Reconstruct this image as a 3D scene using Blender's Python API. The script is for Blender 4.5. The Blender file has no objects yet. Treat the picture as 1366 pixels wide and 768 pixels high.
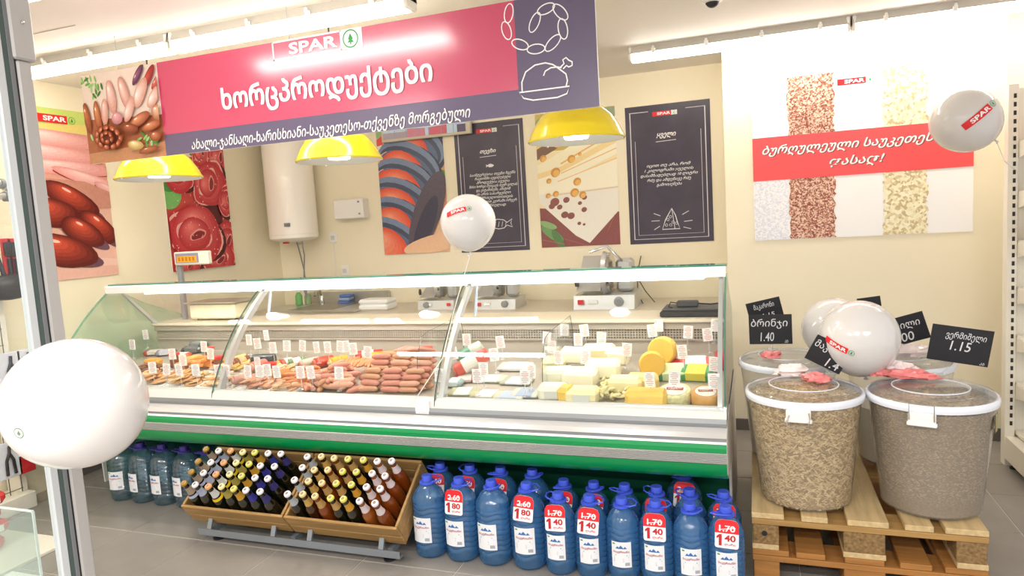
import bpy, math, random
import numpy as np
from mathutils import Vector, Matrix, noise

# ------------------------------------------------------------------ camera
random.seed(7)
C = bpy.context.scene
COL = C.collection
F_PX, YAW, PITCH, ROLL, EYE = 912.06, 0.34414, -0.10015, -0.06053, Vector((0, 0, 1.45))
_f = Vector((-math.sin(YAW)*math.cos(PITCH), math.cos(YAW)*math.cos(PITCH), math.sin(PITCH)))
_r0 = Vector((math.cos(YAW), math.sin(YAW), 0)); _u0 = _r0.cross(_f)
_r = _r0*math.cos(ROLL) + _u0*math.sin(ROLL); _u = -_r0*math.sin(ROLL) + _u0*math.cos(ROLL)
cam_d = bpy.data.cameras.new('camera'); cam = bpy.data.objects.new('camera', cam_d); COL.objects.link(cam)
cam_d.sensor_width = 36; cam_d.lens = F_PX/1366*36; cam_d.clip_start = 0.05
cam.matrix_world = Matrix(((_r.x, _u.x, -_f.x, EYE.x), (_r.y, _u.y, -_f.y, EYE.y), (_r.z, _u.z, -_f.z, EYE.z), (0, 0, 0, 1)))
C.camera = cam

# ------------------------------------------------------------------ world, exposure
C.view_settings.view_transform = 'Standard'; C.view_settings.look = 'None'
C.view_settings.gamma = 1; C.view_settings.use_curve_mapping = False
C.view_settings.exposure = 0.56
C.cycles.max_bounces = 10; C.cycles.transparent_max_bounces = 24
C.cycles.caustics_reflective = False; C.cycles.caustics_refractive = False
w = bpy.data.worlds.new('world'); C.world = w; w.use_nodes = True
w.node_tree.nodes['Background'].inputs[0].default_value = (1.0, 0.97, 0.95, 1)
w.node_tree.nodes['Background'].inputs[1].default_value = 0.65
TUBE_POWER = 14.0

def area_lamp(name, loc, sx, sy, power, col=(1, .97, .94)):
    d = bpy.data.lights.new(name, 'AREA'); d.shape = 'RECTANGLE'; d.size = sx; d.size_y = sy
    d.energy = power; d.color = col
    o = bpy.data.objects.new(name, d); o.location = loc; COL.objects.link(o); return o
# rows of shop lamps on the ceiling behind and above the photographer
for lx, ly in ((-2.6, -1.4), (-0.6, -1.4), (1.4, -1.4), (-2.6, -0.3), (-0.6, -0.3), (1.4, -0.3)):
    area_lamp('ceiling_tube_light', (lx, ly, 2.40), 1.25, 0.10, 30)

# pixel -> point on a plane of the room
def ray(x, y): return _r*((x-683)/F_PX) - _u*((y-384)/F_PX) + _f
def at(x, y, n, c):
    d = ray(x, y); n = Vector(n); return EYE + d*((c - EYE.dot(n))/d.dot(n))
def at_y(x, y, Y): return at(x, y, (0, 1, 0), Y)
def at_x(x, y, X): return at(x, y, (1, 0, 0), X)
def at_z(x, y, Z): return at(x, y, (0, 0, 1), Z)

# ------------------------------------------------------------------ materials
def srgb(h):
    if isinstance(h, str):
        h = h.lstrip('#'); v = [int(h[i:i+2], 16)/255 for i in (0, 2, 4)]
    else: v = h
    return tuple((c/12.92 if c <= .04045 else ((c+.055)/1.055)**2.4) for c in v) + (1,)
MATS = {}
def mat(name, col, rough=.5, metal=0, coat=0, var=0, vscale=8, bump=0, bscale=40, emit=None, estr=0, trans=0, ior=1.45, spec=.5, stretch=None):
    if name in MATS: return MATS[name]
    m = bpy.data.materials.new(name); m.use_nodes = True; nt = m.node_tree; b = nt.nodes['Principled BSDF']
    c = srgb(col); b.inputs['Base Color'].default_value = c
    b.inputs['Roughness'].default_value = rough; b.inputs['Metallic'].default_value = metal
    b.inputs['Coat Weight'].default_value = coat; b.inputs['Specular IOR Level'].default_value = spec
    b.inputs['Transmission Weight'].default_value = trans; b.inputs['IOR'].default_value = ior
    if emit: b.inputs['Emission Color'].default_value = srgb(emit); b.inputs['Emission Strength'].default_value = estr
    tc = nt.nodes.new('ShaderNodeTexCoord'); mp = nt.nodes.new('ShaderNodeMapping')
    nt.links.new(tc.outputs['Object'], mp.inputs['Vector'])
    if stretch: mp.inputs['Scale'].default_value = stretch
    if var:
        n = nt.nodes.new('ShaderNodeTexNoise'); n.inputs['Scale'].default_value = vscale; n.inputs['Detail'].default_value = 5
        nt.links.new(mp.outputs[0], n.inputs['Vector'])
        cr = nt.nodes.new('ShaderNodeValToRGB'); e = cr.color_ramp.elements
        e[0].position = .3; e[1].position = .7
        e[0].color = tuple(max(0, x*(1-var)) for x in c[:3]) + (1,); e[1].color = tuple(min(1, x*(1+var*.6)) for x in c[:3]) + (1,)
        nt.links.new(n.outputs['Fac'], cr.inputs[0]); nt.links.new(cr.outputs[0], b.inputs['Base Color'])
    if bump:
        n2 = nt.nodes.new('ShaderNodeTexNoise'); n2.inputs['Scale'].default_value = bscale; n2.inputs['Detail'].default_value = 4
        nt.links.new(mp.outputs[0], n2.inputs['Vector'])
        bp = nt.nodes.new('ShaderNodeBump'); bp.inputs['Strength'].default_value = bump; bp.inputs['Distance'].default_value = .004
        nt.links.new(n2.outputs['Fac'], bp.inputs['Height']); nt.links.new(bp.outputs[0], b.inputs['Normal'])
    MATS[name] = m; return m
def glass(name, tint=(1, 1, 1), ior=1.5, milky=0.0, milk=(1, 1, 1), rough=0.0):
    """clear sheet or shell: straight-through light plus Fresnel gloss, optional milky share"""
    if name in MATS: return MATS[name]
    m = bpy.data.materials.new(name); m.use_nodes = True; nt = m.node_tree; nt.nodes.clear()
    out = nt.nodes.new('ShaderNodeOutputMaterial'); tr = nt.nodes.new('ShaderNodeBsdfTransparent'); tr.inputs[0].default_value = (*tint, 1)
    gl = nt.nodes.new('ShaderNodeBsdfGlossy'); gl.inputs['Roughness'].default_value = rough
    # Schlick reflectance, the same from both faces of the sheet
    ge = nt.nodes.new('ShaderNodeNewGeometry'); dt = nt.nodes.new('ShaderNodeVectorMath'); dt.operation = 'DOT_PRODUCT'
    nt.links.new(ge.outputs['Normal'], dt.inputs[0]); nt.links.new(ge.outputs['Incoming'], dt.inputs[1])
    def mth(op, a, b, clamp=False):
        n = nt.nodes.new('ShaderNodeMath'); n.operation = op; n.use_clamp = clamp
        for i, v in enumerate((a, b)):
            if v is None: continue
            if isinstance(v, (int, float)): n.inputs[i].default_value = v
            else: nt.links.new(v, n.inputs[i])
        return n.outputs[0]
    ab = mth('ABSOLUTE', dt.outputs['Value'], None); iv = mth('SUBTRACT', 1.0, ab, True); pw = mth('POWER', iv, 5.0)
    f0 = ((ior-1)/(ior+1))**2
    fac = mth('ADD', mth('MULTIPLY', pw, 1-f0), f0, True)
    base = tr.outputs[0]
    if milky:
        df = nt.nodes.new('ShaderNodeBsdfDiffuse'); df.inputs[0].default_value = (*milk, 1)
        tl = nt.nodes.new('ShaderNodeBsdfTranslucent'); tl.inputs[0].default_value = (*milk, 1)
        ad = nt.nodes.new('ShaderNodeMixShader'); ad.inputs[0].default_value = .5
        nt.links.new(df.outputs[0], ad.inputs[1]); nt.links.new(tl.outputs[0], ad.inputs[2])
        mm = nt.nodes.new('ShaderNodeMixShader'); mm.inputs[0].default_value = milky
        nt.links.new(base, mm.inputs[1]); nt.links.new(ad.outputs[0], mm.inputs[2]); base = mm.outputs[0]
    mx = nt.nodes.new('ShaderNodeMixShader'); nt.links.new(fac, mx.inputs[0])
    nt.links.new(base, mx.inputs[1]); nt.links.new(gl.outputs[0], mx.inputs[2]); nt.links.new(mx.outputs[0], out.inputs[0])
    MATS[name] = m; return m
def vcol_mat(name='printed_picture', rough=.35, nscale=60, amt=.25):
    if name in MATS: return MATS[name]
    m = bpy.data.materials.new(name); m.use_nodes = True; nt = m.node_tree; b = nt.nodes['Principled BSDF']
    a = nt.nodes.new('ShaderNodeVertexColor'); a.layer_name = 'Col'
    tc = nt.nodes.new('ShaderNodeTexCoord')
    n = nt.nodes.new('ShaderNodeTexNoise'); n.inputs['Scale'].default_value = nscale; n.inputs['Detail'].default_value = 4
    mx = nt.nodes.new('ShaderNodeMixRGB'); mx.blend_type = 'SOFT_LIGHT'; mx.inputs[0].default_value = amt
    nt.links.new(tc.outputs['Object'], n.inputs['Vector'])
    nt.links.new(a.outputs[0], mx.inputs[1]); nt.links.new(n.outputs['Fac'], mx.inputs[2]); nt.links.new(mx.outputs[0], b.inputs['Base Color'])
    b.inputs['Roughness'].default_value = rough
    MATS[name] = m; return m
def grain_mat(name, c1, c2, c3, scale, rough=.6):
    if name in MATS: return MATS[name]
    m = bpy.data.materials.new(name); m.use_nodes = True; nt = m.node_tree; b = nt.nodes['Principled BSDF']
    tc = nt.nodes.new('ShaderNodeTexCoord'); v = nt.nodes.new('ShaderNodeTexVoronoi'); v.inputs['Scale'].default_value = scale
    cr = nt.nodes.new('ShaderNodeValToRGB'); e = cr.color_ramp.elements
    e[0].color = srgb(c1); e[1].color = srgb(c3); k = cr.color_ramp.elements.new(.5); k.color = srgb(c2)
    e[0].position = .15; cr.color_ramp.elements[-1].position = .8
    nt.links.new(tc.outputs['Object'], v.inputs['Vector'])
    sp = nt.nodes.new('ShaderNodeSeparateColor'); nt.links.new(v.outputs['Color'], sp.inputs[0])
    nt.links.new(sp.outputs[0], cr.inputs[0]); nt.links.new(cr.outputs[0], b.inputs['Base Color'])
    b.inputs['Roughness'].default_value = rough
    MATS[name] = m; return m

M_WALL = mat('cream_paint', '#f7edd2', .6, var=.03, vscale=2, bump=.05, bscale=120)
M_CEIL = mat('white_ceiling', '#efe9e2', .7)
M_WHITE = mat('white_plastic', '#f3f2ee', .35)
M_WMETAL = mat('white_enamel', '#eeece6', .3, coat=.2)
M_ALU = mat('brushed_aluminium', '#d8d9da', .28, metal=.75, var=.05, vscale=30, stretch=(.3, 20, 20))
M_STEEL = mat('stainless_steel', '#cfccc6', .3, metal=.8, var=.06, vscale=20)
M_GREY = mat('grey_plastic', '#8d9092', .4)
M_DARK = mat('black_plastic', '#232328', .35)
M_GREEN = mat('green_enamel', '#089350', .3, coat=.3)
M_RED = mat('red_print', '#e2272f', .4)
M_PWHITE = mat('white_print', '#fbfbfb', .45)
M_PGREEN = mat('green_print', '#0b9a4b', .4)
M_CHROME = mat('chrome', '#d5d5d5', .12, metal=1)

# ------------------------------------------------------------------ mesh builder
class MB:
    def __init__(s): s.v = []; s.f = []; s.mi = []; s.fc = []
    def add(s, vs, fs, mi=0, col=None):
        o = len(s.v); s.v += [tuple(v) for v in vs]
        for f in fs: s.f.append(tuple(o+i for i in f)); s.mi.append(mi); s.fc.append(col)
        return s
    def box(s, x0, x1, y0, y1, z0, z1, mi=0, col=None, bev=0):
        if bev > 0:
            b = min(bev, (x1-x0)*.45, (y1-y0)*.45, (z1-z0)*.45); vs = []
            for (x, sx) in ((x0, 1), (x1, -1)):
                for (y, sy) in ((y0, 1), (y1, -1)):
                    for (z, sz) in ((z0, 1), (z1, -1)):
                        vs += [(x, y+sy*b, z+sz*b), (x+sx*b, y, z+sz*b), (x+sx*b, y+sy*b, z)]
            def I(i, j, k, a): return (i*4+j*2+k)*3+a
            fs = []
            for i in (0, 1): fs.append([I(i, 0, 0, 0), I(i, 0, 1, 0), I(i, 1, 1, 0), I(i, 1, 0, 0)][::(1 if i == 0 else -1)])
            for j in (0, 1): fs.append([I(0, j, 0, 1), I(1, j, 0, 1), I(1, j, 1, 1), I(0, j, 1, 1)][::(1 if j == 0 else -1)])
            for k in (0, 1): fs.append([I(0, 0, k, 2), I(0, 1, k, 2), I(1, 1, k, 2), I(1, 0, k, 2)][::(1 if k == 0 else -1)])
            for i in (0, 1):
                for j in (0, 1): fs.append([I(i, j, 0, 0), I(i, j, 1, 0), I(i, j, 1, 1), I(i, j, 0, 1)])
            for i in (0, 1):
                for k in (0, 1): fs.append([I(i, 0, k, 0), I(i, 1, k, 0), I(i, 1, k, 2), I(i, 0, k, 2)])
            for j in (0, 1):
                for k in (0, 1): fs.append([I(0, j, k, 1), I(1, j, k, 1), I(1, j, k, 2), I(0, j, k, 2)])
            for i in (0, 1):
                for j in (0, 1):
                    for k in (0, 1): fs.append([I(i, j, k, 0), I(i, j, k, 1), I(i, j, k, 2)])
            return s.add(vs, fs, mi, col)
        vs = [(x, y, z) for x in (x0, x1) for y in (y0, y1) for z in (z0, z1)]
        return s.add(vs, [(0, 1, 3, 2), (4, 6, 7, 5), (0, 4, 5, 1), (2, 3, 7, 6), (0, 2, 6, 4), (1, 5, 7, 3)], mi, col)
    def lathe(s, prof, n=20, c=(0, 0, 0), mi=0, col=None, M=None, caps=True):
        vs = []; fs = []
        for (r, z) in prof:
            for k in range(n):
                a = 2*math.pi*k/n; vs.append(Vector((r*math.cos(a), r*math.sin(a), z)))
        for i in range(len(prof)-1):
            for k in range(n):
                k2 = (k+1) % n; fs.append((i*n+k, i*n+k2, (i+1)*n+k2, (i+1)*n+k))
        if caps and prof[0][0] > 1e-5: fs.append(tuple(range(n))[::-1])
        if caps and prof[-1][0] > 1e-5: fs.append(tuple((len(prof)-1)*n+k for k in range(n)))
        c = Vector(c); vs = [((M @ v) if M else v)+c for v in vs]
        return s.add(vs, fs, mi, col)
    def tube(s, pts, r, n=8, mi=0, col=None, closed=False):
        pts = [Vector(p) for p in pts]; L = len(pts); vs = []; fs = []
        rr = r if isinstance(r, (list, tuple)) else [r]*L
        ref = None
        for i, p in enumerate(pts):
            if closed: t = pts[(i+1) % L]-pts[i-1]
            else: t = pts[min(i+1, L-1)]-pts[max(i-1, 0)]
            t.normalize()
            if ref is None: ref = t.orthogonal().normalized()
            a = (ref - t*ref.dot(t)); a = a.normalized() if a.length > 1e-6 else t.orthogonal().normalized(); ref = a; b = t.cross(a)
            for k in range(n):
                q = 2*math.pi*k/n; vs.append(p+(a*math.cos(q)+b*math.sin(q))*rr[i])
        for i in range(L if closed else L-1):
            j = (i+1) % L
            for k in range(n):
                k2 = (k+1) % n; fs.append((i*n+k, i*n+k2, j*n+k2, j*n+k))
        if not closed: fs += [tuple(range(n))[::-1], tuple((L-1)*n+k for k in range(n))]
        return s.add(vs, fs, mi, col)
    def prism_x(s, prof, x0, x1, mi=0, col=None, closed=True):
        """profile of (y, z) swept along x"""
        n = len(prof); vs = [(x0, y, z) for y, z in prof]+[(x1, y, z) for y, z in prof]
        fs = [(i, (i+1) % n, n+(i+1) % n, n+i) for i in range(n if closed else n-1)]
        if closed: fs += [tuple(range(n))[::-1], tuple(range(n, 2*n))]
        return s.add(vs, fs, mi, col)
    def sphere(s, c, rx, ry=None, rz=None, n=16, m=10, mi=0, col=None, M=None):
        ry = ry or rx; rz = rz or rx
        prof = [(math.sin(math.pi*i/m), -math.cos(math.pi*i/m)) for i in range(m+1)]
        S = Matrix.Diagonal((rx, ry, rz)); prof[0] = (1e-6, -1); prof[-1] = (1e-6, 1)
        return s.lathe(prof, n, c, mi, col, (M @ S) if M else S)
    def ring(s, c, r0, r1, z0, z1, n=32, mi=0):
        vs = []; fs = []
        for k in range(n):
            a = 2*math.pi*k/n; x, y = math.cos(a), math.sin(a)
            vs += [(c[0]+r0*x, c[1]+r0*y, z0), (c[0]+r1*x, c[1]+r1*y, z0), (c[0]+r1*x, c[1]+r1*y, z1), (c[0]+r0*x, c[1]+r0*y, z1)]
            j = (k+1) % n
            for e in range(4): fs.append((k*4+e, j*4+e, j*4+(e+1) % 4, k*4+(e+1) % 4))
        return s.add(vs, fs, mi)
    def xf(s, M):
        s.v = [tuple(M @ Vector(v)) for v in s.v]; return s

def wloc(o):
    L = Vector(o.location)
    while o.parent: o = o.parent; L += Vector(o.location)
    return L
def mesh_data(name, mb, mats, smooth=False):
    me = bpy.data.meshes.new(name); me.from_pydata(mb.v, [], mb.f); me.update()
    for m in (mats if isinstance(mats, (list, tuple)) else [mats]): me.materials.append(m)
    if any(mb.mi): me.polygons.foreach_set('material_index', mb.mi)
    if any(c is not None for c in mb.fc):
        ca = me.color_attributes.new('Col', 'FLOAT_COLOR', 'CORNER'); data = []
        for p, c in zip(me.polygons, mb.fc):
            data += list(c or (1, 1, 1, 1))*p.loop_total
        ca.data.foreach_set('color', data)
    if smooth:
        me.polygons.foreach_set('use_smooth', [True]*len(me.polygons))
        try: me.set_sharp_from_angle(angle=math.radians(38 if smooth is True else smooth))
        except Exception: pass
    return me
def part(name, mb, mats, parent, smooth=False, label=None, kind=None):
    L = wloc(parent)
    mb.v = [(x-L.x, y-L.y, z-L.z) for x, y, z in mb.v]
    o = bpy.data.objects.new(name, mesh_data(name, mb, mats, smooth)); COL.objects.link(o); o.parent = parent
    if label: o['label'] = label
    if kind: o['kind'] = kind
    return o
def tag(o, label, cat, group=None):
    o['label'] = label; o['category'] = cat
    if group: o['group'] = group
    return o
def thing(name, label, cat, loc=(0, 0, 0), group=None):
    o = bpy.data.objects.new(name, None); o.empty_display_size = .05; o.location = loc; COL.objects.link(o)
    return tag(o, label, cat, group)
def solo(name, mb, mats, label=None, cat=None, group=None, smooth=False, kind=None):
    a = np.array(mb.v); c = (a.max(0)+a.min(0))/2; c[2] = a[:, 2].min()
    mb.v = [tuple(v) for v in (a-c)]
    o = bpy.data.objects.new(name, mesh_data(name, mb, mats, smooth)); o.location = c; COL.objects.link(o)
    if label: tag(o, label, cat, group)
    if kind: o['kind'] = kind
    return o
def dup(src, loc, rot=(0, 0, 0), label=None, group=None, scale=None):
    r = src.copy(); COL.objects.link(r); r.location = loc; r.rotation_euler = rot
    if scale: r.scale = scale if isinstance(scale, (tuple, list)) else (scale,)*3
    if label: r['label'] = label
    if group: r['group'] = group
    for ch in src.children:
        c = ch.copy(); COL.objects.link(c); c.parent = r
        for g in ch.children:
            d = g.copy(); COL.objects.link(d); d.parent = c
    return r

# ------------------------------------------------------------------ flat print on a board
class Frame:
    def __init__(s, O, eu, ev): s.O = Vector(O); s.u = Vector(eu).normalized(); s.v = Vector(ev).normalized(); s.n = s.u.cross(s.v)
    def p(s, u, v, off=0): return s.O+s.u*u+s.v*v+s.n*off
def mixc(a, b, t): a, b = [tuple(int(h.lstrip('#')[i:i+2], 16) for i in (0, 2, 4)) for h in (a, b)]; return '#%02x%02x%02x' % tuple(int(x+(y-x)*t) for x, y in zip(a, b))
class Print:
    """coloured flat shapes layered on a frame, joined into one printed picture"""
    def __init__(s, fr, base=.001): s.fr = fr; s.mb = MB(); s.off = base
    def poly(s, pts, col, step=.00012):
        s.off += step
        c = srgb(col) if isinstance(col, str) else col
        s.mb.add([s.fr.p(u, v, s.off) for u, v in pts], [tuple(range(len(pts)))], 0, c)
    def blob(s, cx, cy, rx, ry, rot, col, n=18, wob=0, seed=0):
        rot = math.radians(rot); pts = []
        for k in range(n):
            a = 2*math.pi*k/n; q = 1+wob*math.sin(3*a+seed)+wob*.6*math.sin(5*a+seed*2)
            x, y = rx*q*math.cos(a), ry*q*math.sin(a)
            pts.append((cx+x*math.cos(rot)-y*math.sin(rot), cy+x*math.sin(rot)+y*math.cos(rot)))
        s.poly(s.clipped(pts), col)
    def shaded(s, cx, cy, rx, ry, rot, dark, light, hx=-.12, hy=.22, n=20, steps=7, wob=.02, hi=None):
        """photographed round thing: nested ellipses from its dark edge to its light middle"""
        ro = math.radians(rot)
        for k in range(steps):
            t = k/(steps-1); q = 1-.82*t; ox, oy = hx*rx*t*2, hy*ry*t*2
            s.blob(cx+ox*math.cos(ro)-oy*math.sin(ro), cy+ox*math.sin(ro)+oy*math.cos(ro), rx*q, ry*q, rot, mixc(dark, light, t), n, wob, cx*40)
        if hi:
            ox, oy = hx*rx*2.2, hy*ry*2.3; s.blob(cx+ox*math.cos(ro)-oy*math.sin(ro), cy+ox*math.sin(ro)+oy*math.cos(ro), rx*.16, ry*.1, rot, hi, 10)
    W = H = None
    def clipped(s, pts):
        if s.W is None: return pts
        def clip(ps, ins, inter):
            out = []
            for i in range(len(ps)):
                a, b = ps[i-1], ps[i]
                if ins(b):
                    if not ins(a): out.append(inter(a, b))
                    out.append(b)
                elif ins(a): out.append(inter(a, b))
            return out
        for ax, lim, sg in ((0, 0, 1), (0, s.W, -1), (1, 0, 1), (1, s.H, -1)):
            def ins(p, ax=ax, lim=lim, sg=sg): return (p[ax]-lim)*sg >= 0
            def inter(a, b, ax=ax, lim=lim):
                t = (lim-a[ax])/((b[ax]-a[ax]) or 1e-9); return (a[0]+(b[0]-a[0])*t, a[1]+(b[1]-a[1])*t)
            pts = clip(pts, ins, inter) if pts else pts
        return pts if len(pts) >= 3 else [(0, 0), (.0001, 0), (0, .0001)]
    def stroke(s, pts, wd, col, closed=False):
        s.off += .00012; c = srgb(col) if isinstance(col, str) else col
        P = [Vector((a, b)) for a, b in pts]; L = len(P); vs = []
        for i, p in enumerate(P):
            t = (P[(i+1) % L]-P[i-1]) if closed else (P[min(i+1, L-1)]-P[max(i-1, 0)])
            if t.length < 1e-9: t = Vector((1, 0))
            t.normalize(); nn = Vector((-t.y, t.x))*wd/2
            vs += [s.fr.p(*(p+nn), s.off), s.fr.p(*(p-nn), s.off)]
        fs = [(2*i, 2*i+1, (2*((i+1) % L))+1, 2*((i+1) % L)) for i in range(L if closed else L-1)]
        fs = [f[::-1] if False else f for f in fs]
        s.mb.add(vs, fs, 0, c)
    def done(s, name, parent, label=None, mat_=None): return part(name, s.mb, mat_ or vcol_mat(), parent, label=label)
_txt_cache = {}
def text_mesh(body, weight=0.0, shear=0.0):
    key = (body, weight, shear)
    if key in _txt_cache: return _txt_cache[key]
    cu = bpy.data.curves.new('t', 'FONT'); cu.body = body; cu.size = 1; cu.resolution_u = 3; cu.offset = weight; cu.shear = shear
    cu.align_x = 'CENTER'
    o = bpy.data.objects.new('t', cu); COL.objects.link(o)
    dg = bpy.context.evaluated_depsgraph_get(); me = o.evaluated_get(dg).to_mesh()
    vs = np.array([v.co[:2] for v in me.vertices]) if len(me.vertices) else np.zeros((3, 2)); fs = [tuple(p.vertices) for p in me.polygons]
    o.evaluated_get(dg).to_mesh_clear(); bpy.data.objects.remove(o); bpy.data.curves.remove(cu)
    vs = vs-vs.min(0); vs = vs/np.maximum(vs.max(0), 1e-6)
    _txt_cache[key] = (vs, fs); return _txt_cache[key]
def letters(mb, body, fn, u0, u1, v0, v1, weight=.0, shear=0, mi=0):
    vs, fs = text_mesh(body, weight, shear)
    mb.add([fn(u0+(u1-u0)*a, v0+(v1-v0)*b) for a, b in vs], fs, mi); return mb
def lettering(body, fr, u0, u1, v0, v1, m, parent, off=.004, weight=.0, shear=0, name='lettering', label=None):
    mb = MB(); letters(mb, body, lambda u, v: fr.p(u, v, off), u0, u1, v0, v1, weight, shear)
    return part(name, mb, m, parent, label=label)
def circle(cx, cy, r, n=20): return [(cx+r*math.cos(2*math.pi*k/n), cy+r*math.sin(2*math.pi*k/n)) for k in range(n)]
def shop_logo(fn, u0, v0, h, parent, style='red', name='shop_logo'):
    """red bar with four white capitals, then a fir tree in a ring; fn(u, v, off) maps onto the surface"""
    mb = MB(); w = h*4.2; q = 8
    def rect(a, b, c, d, off, mi, n=q):
        vs = [fn(a+(b-a)*i/n, c+(d-c)*j, off) for i in range(n+1) for j in (0, .5, 1)]
        mb.add(vs, [(3*i+j, 3*i+3+j, 3*i+4+j, 3*i+1+j) for i in range(n) for j in (0, 1)], mi)
    if style == 'red': rect(u0, u0+w, v0, v0+h, .0012, 0)
    elif style == 'outline':
        t = h*.09
        rect(u0, u0+w*1.02, v0+h-t, v0+h, .0012, 1); rect(u0, u0+t, v0, v0+h, .0012, 1, 2); rect(u0, u0+w*1.02, v0, v0+t, .0012, 1)
        rect(u0+w, u0+w+h*1.3, v0, v0+h, .0012, 1, 3)
    if style == 'redbox': rect(u0, u0+w, v0, v0+h, .0012, 0); rect(u0+w, u0+w+h*1.3, v0, v0+h, .0012, 1, 3)
    letters(mb, 'SPAR', lambda u, v: fn(u, v, .0022), u0+w*.25, u0+w*.96, v0+h*.2, v0+h*.8, .03, 0, 1)
    cx, cy, R = u0+w+h*.62, v0+h*.5, h*.46
    n = 24
    vs = [fn(cx+R*math.cos(2*math.pi*k/n), cy+R*math.sin(2*math.pi*k/n), .0022) for k in range(n)]+[fn(cx+R*.86*math.cos(2*math.pi*k/n), cy+R*.86*math.sin(2*math.pi*k/n), .0022) for k in range(n)]
    mb.add(vs, [(k, (k+1) % n, n+(k+1) % n, n+k) for k in range(n)], 2)
    tr = [(0, .75), (.42, -.1), (.2, -.1), (.5, -.5), (.1, -.5), (.1, -.75), (-.1, -.75), (-.1, -.5), (-.5, -.5), (-.2, -.1), (-.42, -.1)]
    mb.add([fn(cx+a*R*.8, cy+b*R*.8, .0022) for a, b in tr], [(0, 1, 10), (9, 2, 3, 8), (7, 4, 5, 6), (10, 1, 2, 9)], 2)
    return part(name, mb, [M_RED, M_PWHITE, M_PGREEN], parent)

# ================================================================== SETTING
XL, YB, YP, ZC = -4.05, 5.15, 4.561, 2.45       # left wall, back wall, projecting wall, ceiling
M_TILE = mat('grey_floor_tile', '#938e88', .3, var=.1, vscale=5, bump=.05, bscale=90, spec=.4)
M_GROUT = mat('pale_grout', '#c9c3b8', .8)
fl = solo('floor', MB().box(-4.3, 2.6, -1.6, 5.3, -.05, -.0025), M_GROUT, kind='structure')
tb = MB().box(0, .445, 0, .419, -.012, 0, bev=.0015); tme = mesh_data('tile', tb, M_TILE)
xs = [-3.004+.449*k for k in range(-3, 13)]; ys = [2.46+.4235*k for k in range(-5, 7)]
for x in xs:
    for y in ys:
        if x > 2.5: continue
        o = bpy.data.objects.new('tile', tme); COL.objects.link(o); o.parent = fl
        o.location = Vector((x+.002, y+.002, 0))-fl.location
def struct(name, mb, m, smooth=False): return solo(name, mb, m, kind='structure', smooth=smooth)
struct('wall_back', MB().box(XL-.1, .0, YB, YB+.1, 0, ZC), M_WALL)
struct('wall_left', MB().box(XL-.1, XL, .2, YB, 0, ZC), M_WALL)
struct('wall_right', MB().box(-.165, 1.33, YP, YB+.1, 0, ZC), M_WALL)
struct('wall_far_right', MB().box(1.33, 2.6, YP+.2, YP+.3, 0, ZC), M_WALL)
struct('ceiling', MB().box(-4.3, 2.6, -1.6, YB+.1, ZC, ZC+.1), M_CEIL)
M_BASE = mat('grey_skirting_tile', '#6f6a66', .4, var=.1, vscale=9)
struct('baseboard_right', MB().box(-.175, 1.335, YP-.012, YP, 0, .075, bev=.002), M_BASE)
struct('baseboard_side', MB().box(-.177, -.165, YP-.012, YB, 0, .075, bev=.002), M_BASE)
struct('baseboard_back', MB().box(XL, -.18, YB-.012, YB, 0, .075, bev=.002), M_BASE)
struct('baseboard_left', MB().box(XL, XL+.012, 2.9, YB-.012, 0, .075, bev=.002), M_BASE)
# ceiling board joint seen at the upper left
struct('trim_1', MB().box(-4.0, -2.9, 2.40, 2.404, ZC-.002, ZC), mat('joint', '#b9a9a0', .8))

# ------------------------------------------------------------------ tube lights
M_TUBE = mat('lit_diffuser', '#ffffff', .4, emit='#fff8ee', estr=TUBE_POWER)
M_LBODY = mat('lamp_body', '#c9c4bb', .5)
def tube_light(x0, x1, y, label, hidden=False):
    t = thing('tube_light', label, 'ceiling light', ((x0+x1)/2, y, ZC), 'tube lights on the ceiling')
    z = ZC
    part('housing', MB().prism_x([(y-.045, z), (y-.055, z-.045), (y+.055, z-.045), (y+.045, z)], x0, x1), M_LBODY, t)
    pr = [(y-.052, z-.046)]+[(y-.05*math.cos(a), z-.048-.042*math.sin(a)) for a in [math.pi*k/8 for k in range(1, 8)]]+[(y+.052, z-.046)]
    part('diffuser', MB().prism_x(pr, x0+.02, x1-.02), M_TUBE, t, smooth=True)
    for k in range(4):
        cx = x0+(x1-x0)*(k+.5)/4
        part('clip', MB().box(cx-.012, cx+.012, y-.066, y-.053, z-.056, z-.026, bev=.003).box(cx-.007, cx+.007, y-.076, y-.064, z-.036, z-.016, bev=.003), M_WHITE, t)
    for e, s in ((x0, 1), (x1, -1)):
        part('end_cap', MB().box(min(e, e+s*.022), max(e, e+s*.022), y-.054, y+.054, z-.084, z-.001, bev=.008), M_WHITE, t)
ty = 2.74
tube_light(-3.98, -2.665, ty, 'white tube light at the far left, its end behind the metal post')
tube_light(-2.655, -1.36, ty, 'white tube light directly above the pink hanging sign')
ty2 = 4.36
tube_light(-.70, .525, ty2, 'white tube light reaching past the corner of the wall')
tube_light(.535, 1.83, ty2, 'white tube light in the upper right corner above the grain poster')
for k, (a, b) in enumerate(((-2.62, -1.40),)):
    t = area_lamp('ceiling_tube_light', ((a+b)/2, 1.90, ZC-.05), b-a, .08, 20)
    tube_light(a, b, 1.90, ['tube light in front of the sign, mirrored as its left glare streak', 'tube light in front of the sign, mirrored in the right glass pane'][k])

# small dark camera dome on the ceiling
cp = at_z(950, -2, ZC); t = thing('ceiling_sensor', 'small dark round sensor with white ring on the ceiling', 'sensor', cp)
part('ring', MB().lathe([(.05, -.0), (.05, -.012), (.036, -.02)], 24, cp), M_WHITE, t, True)
part('dome', MB().sphere(cp+Vector((0, 0, -.014)), .034, .034, .03), M_DARK, t, True)

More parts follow.
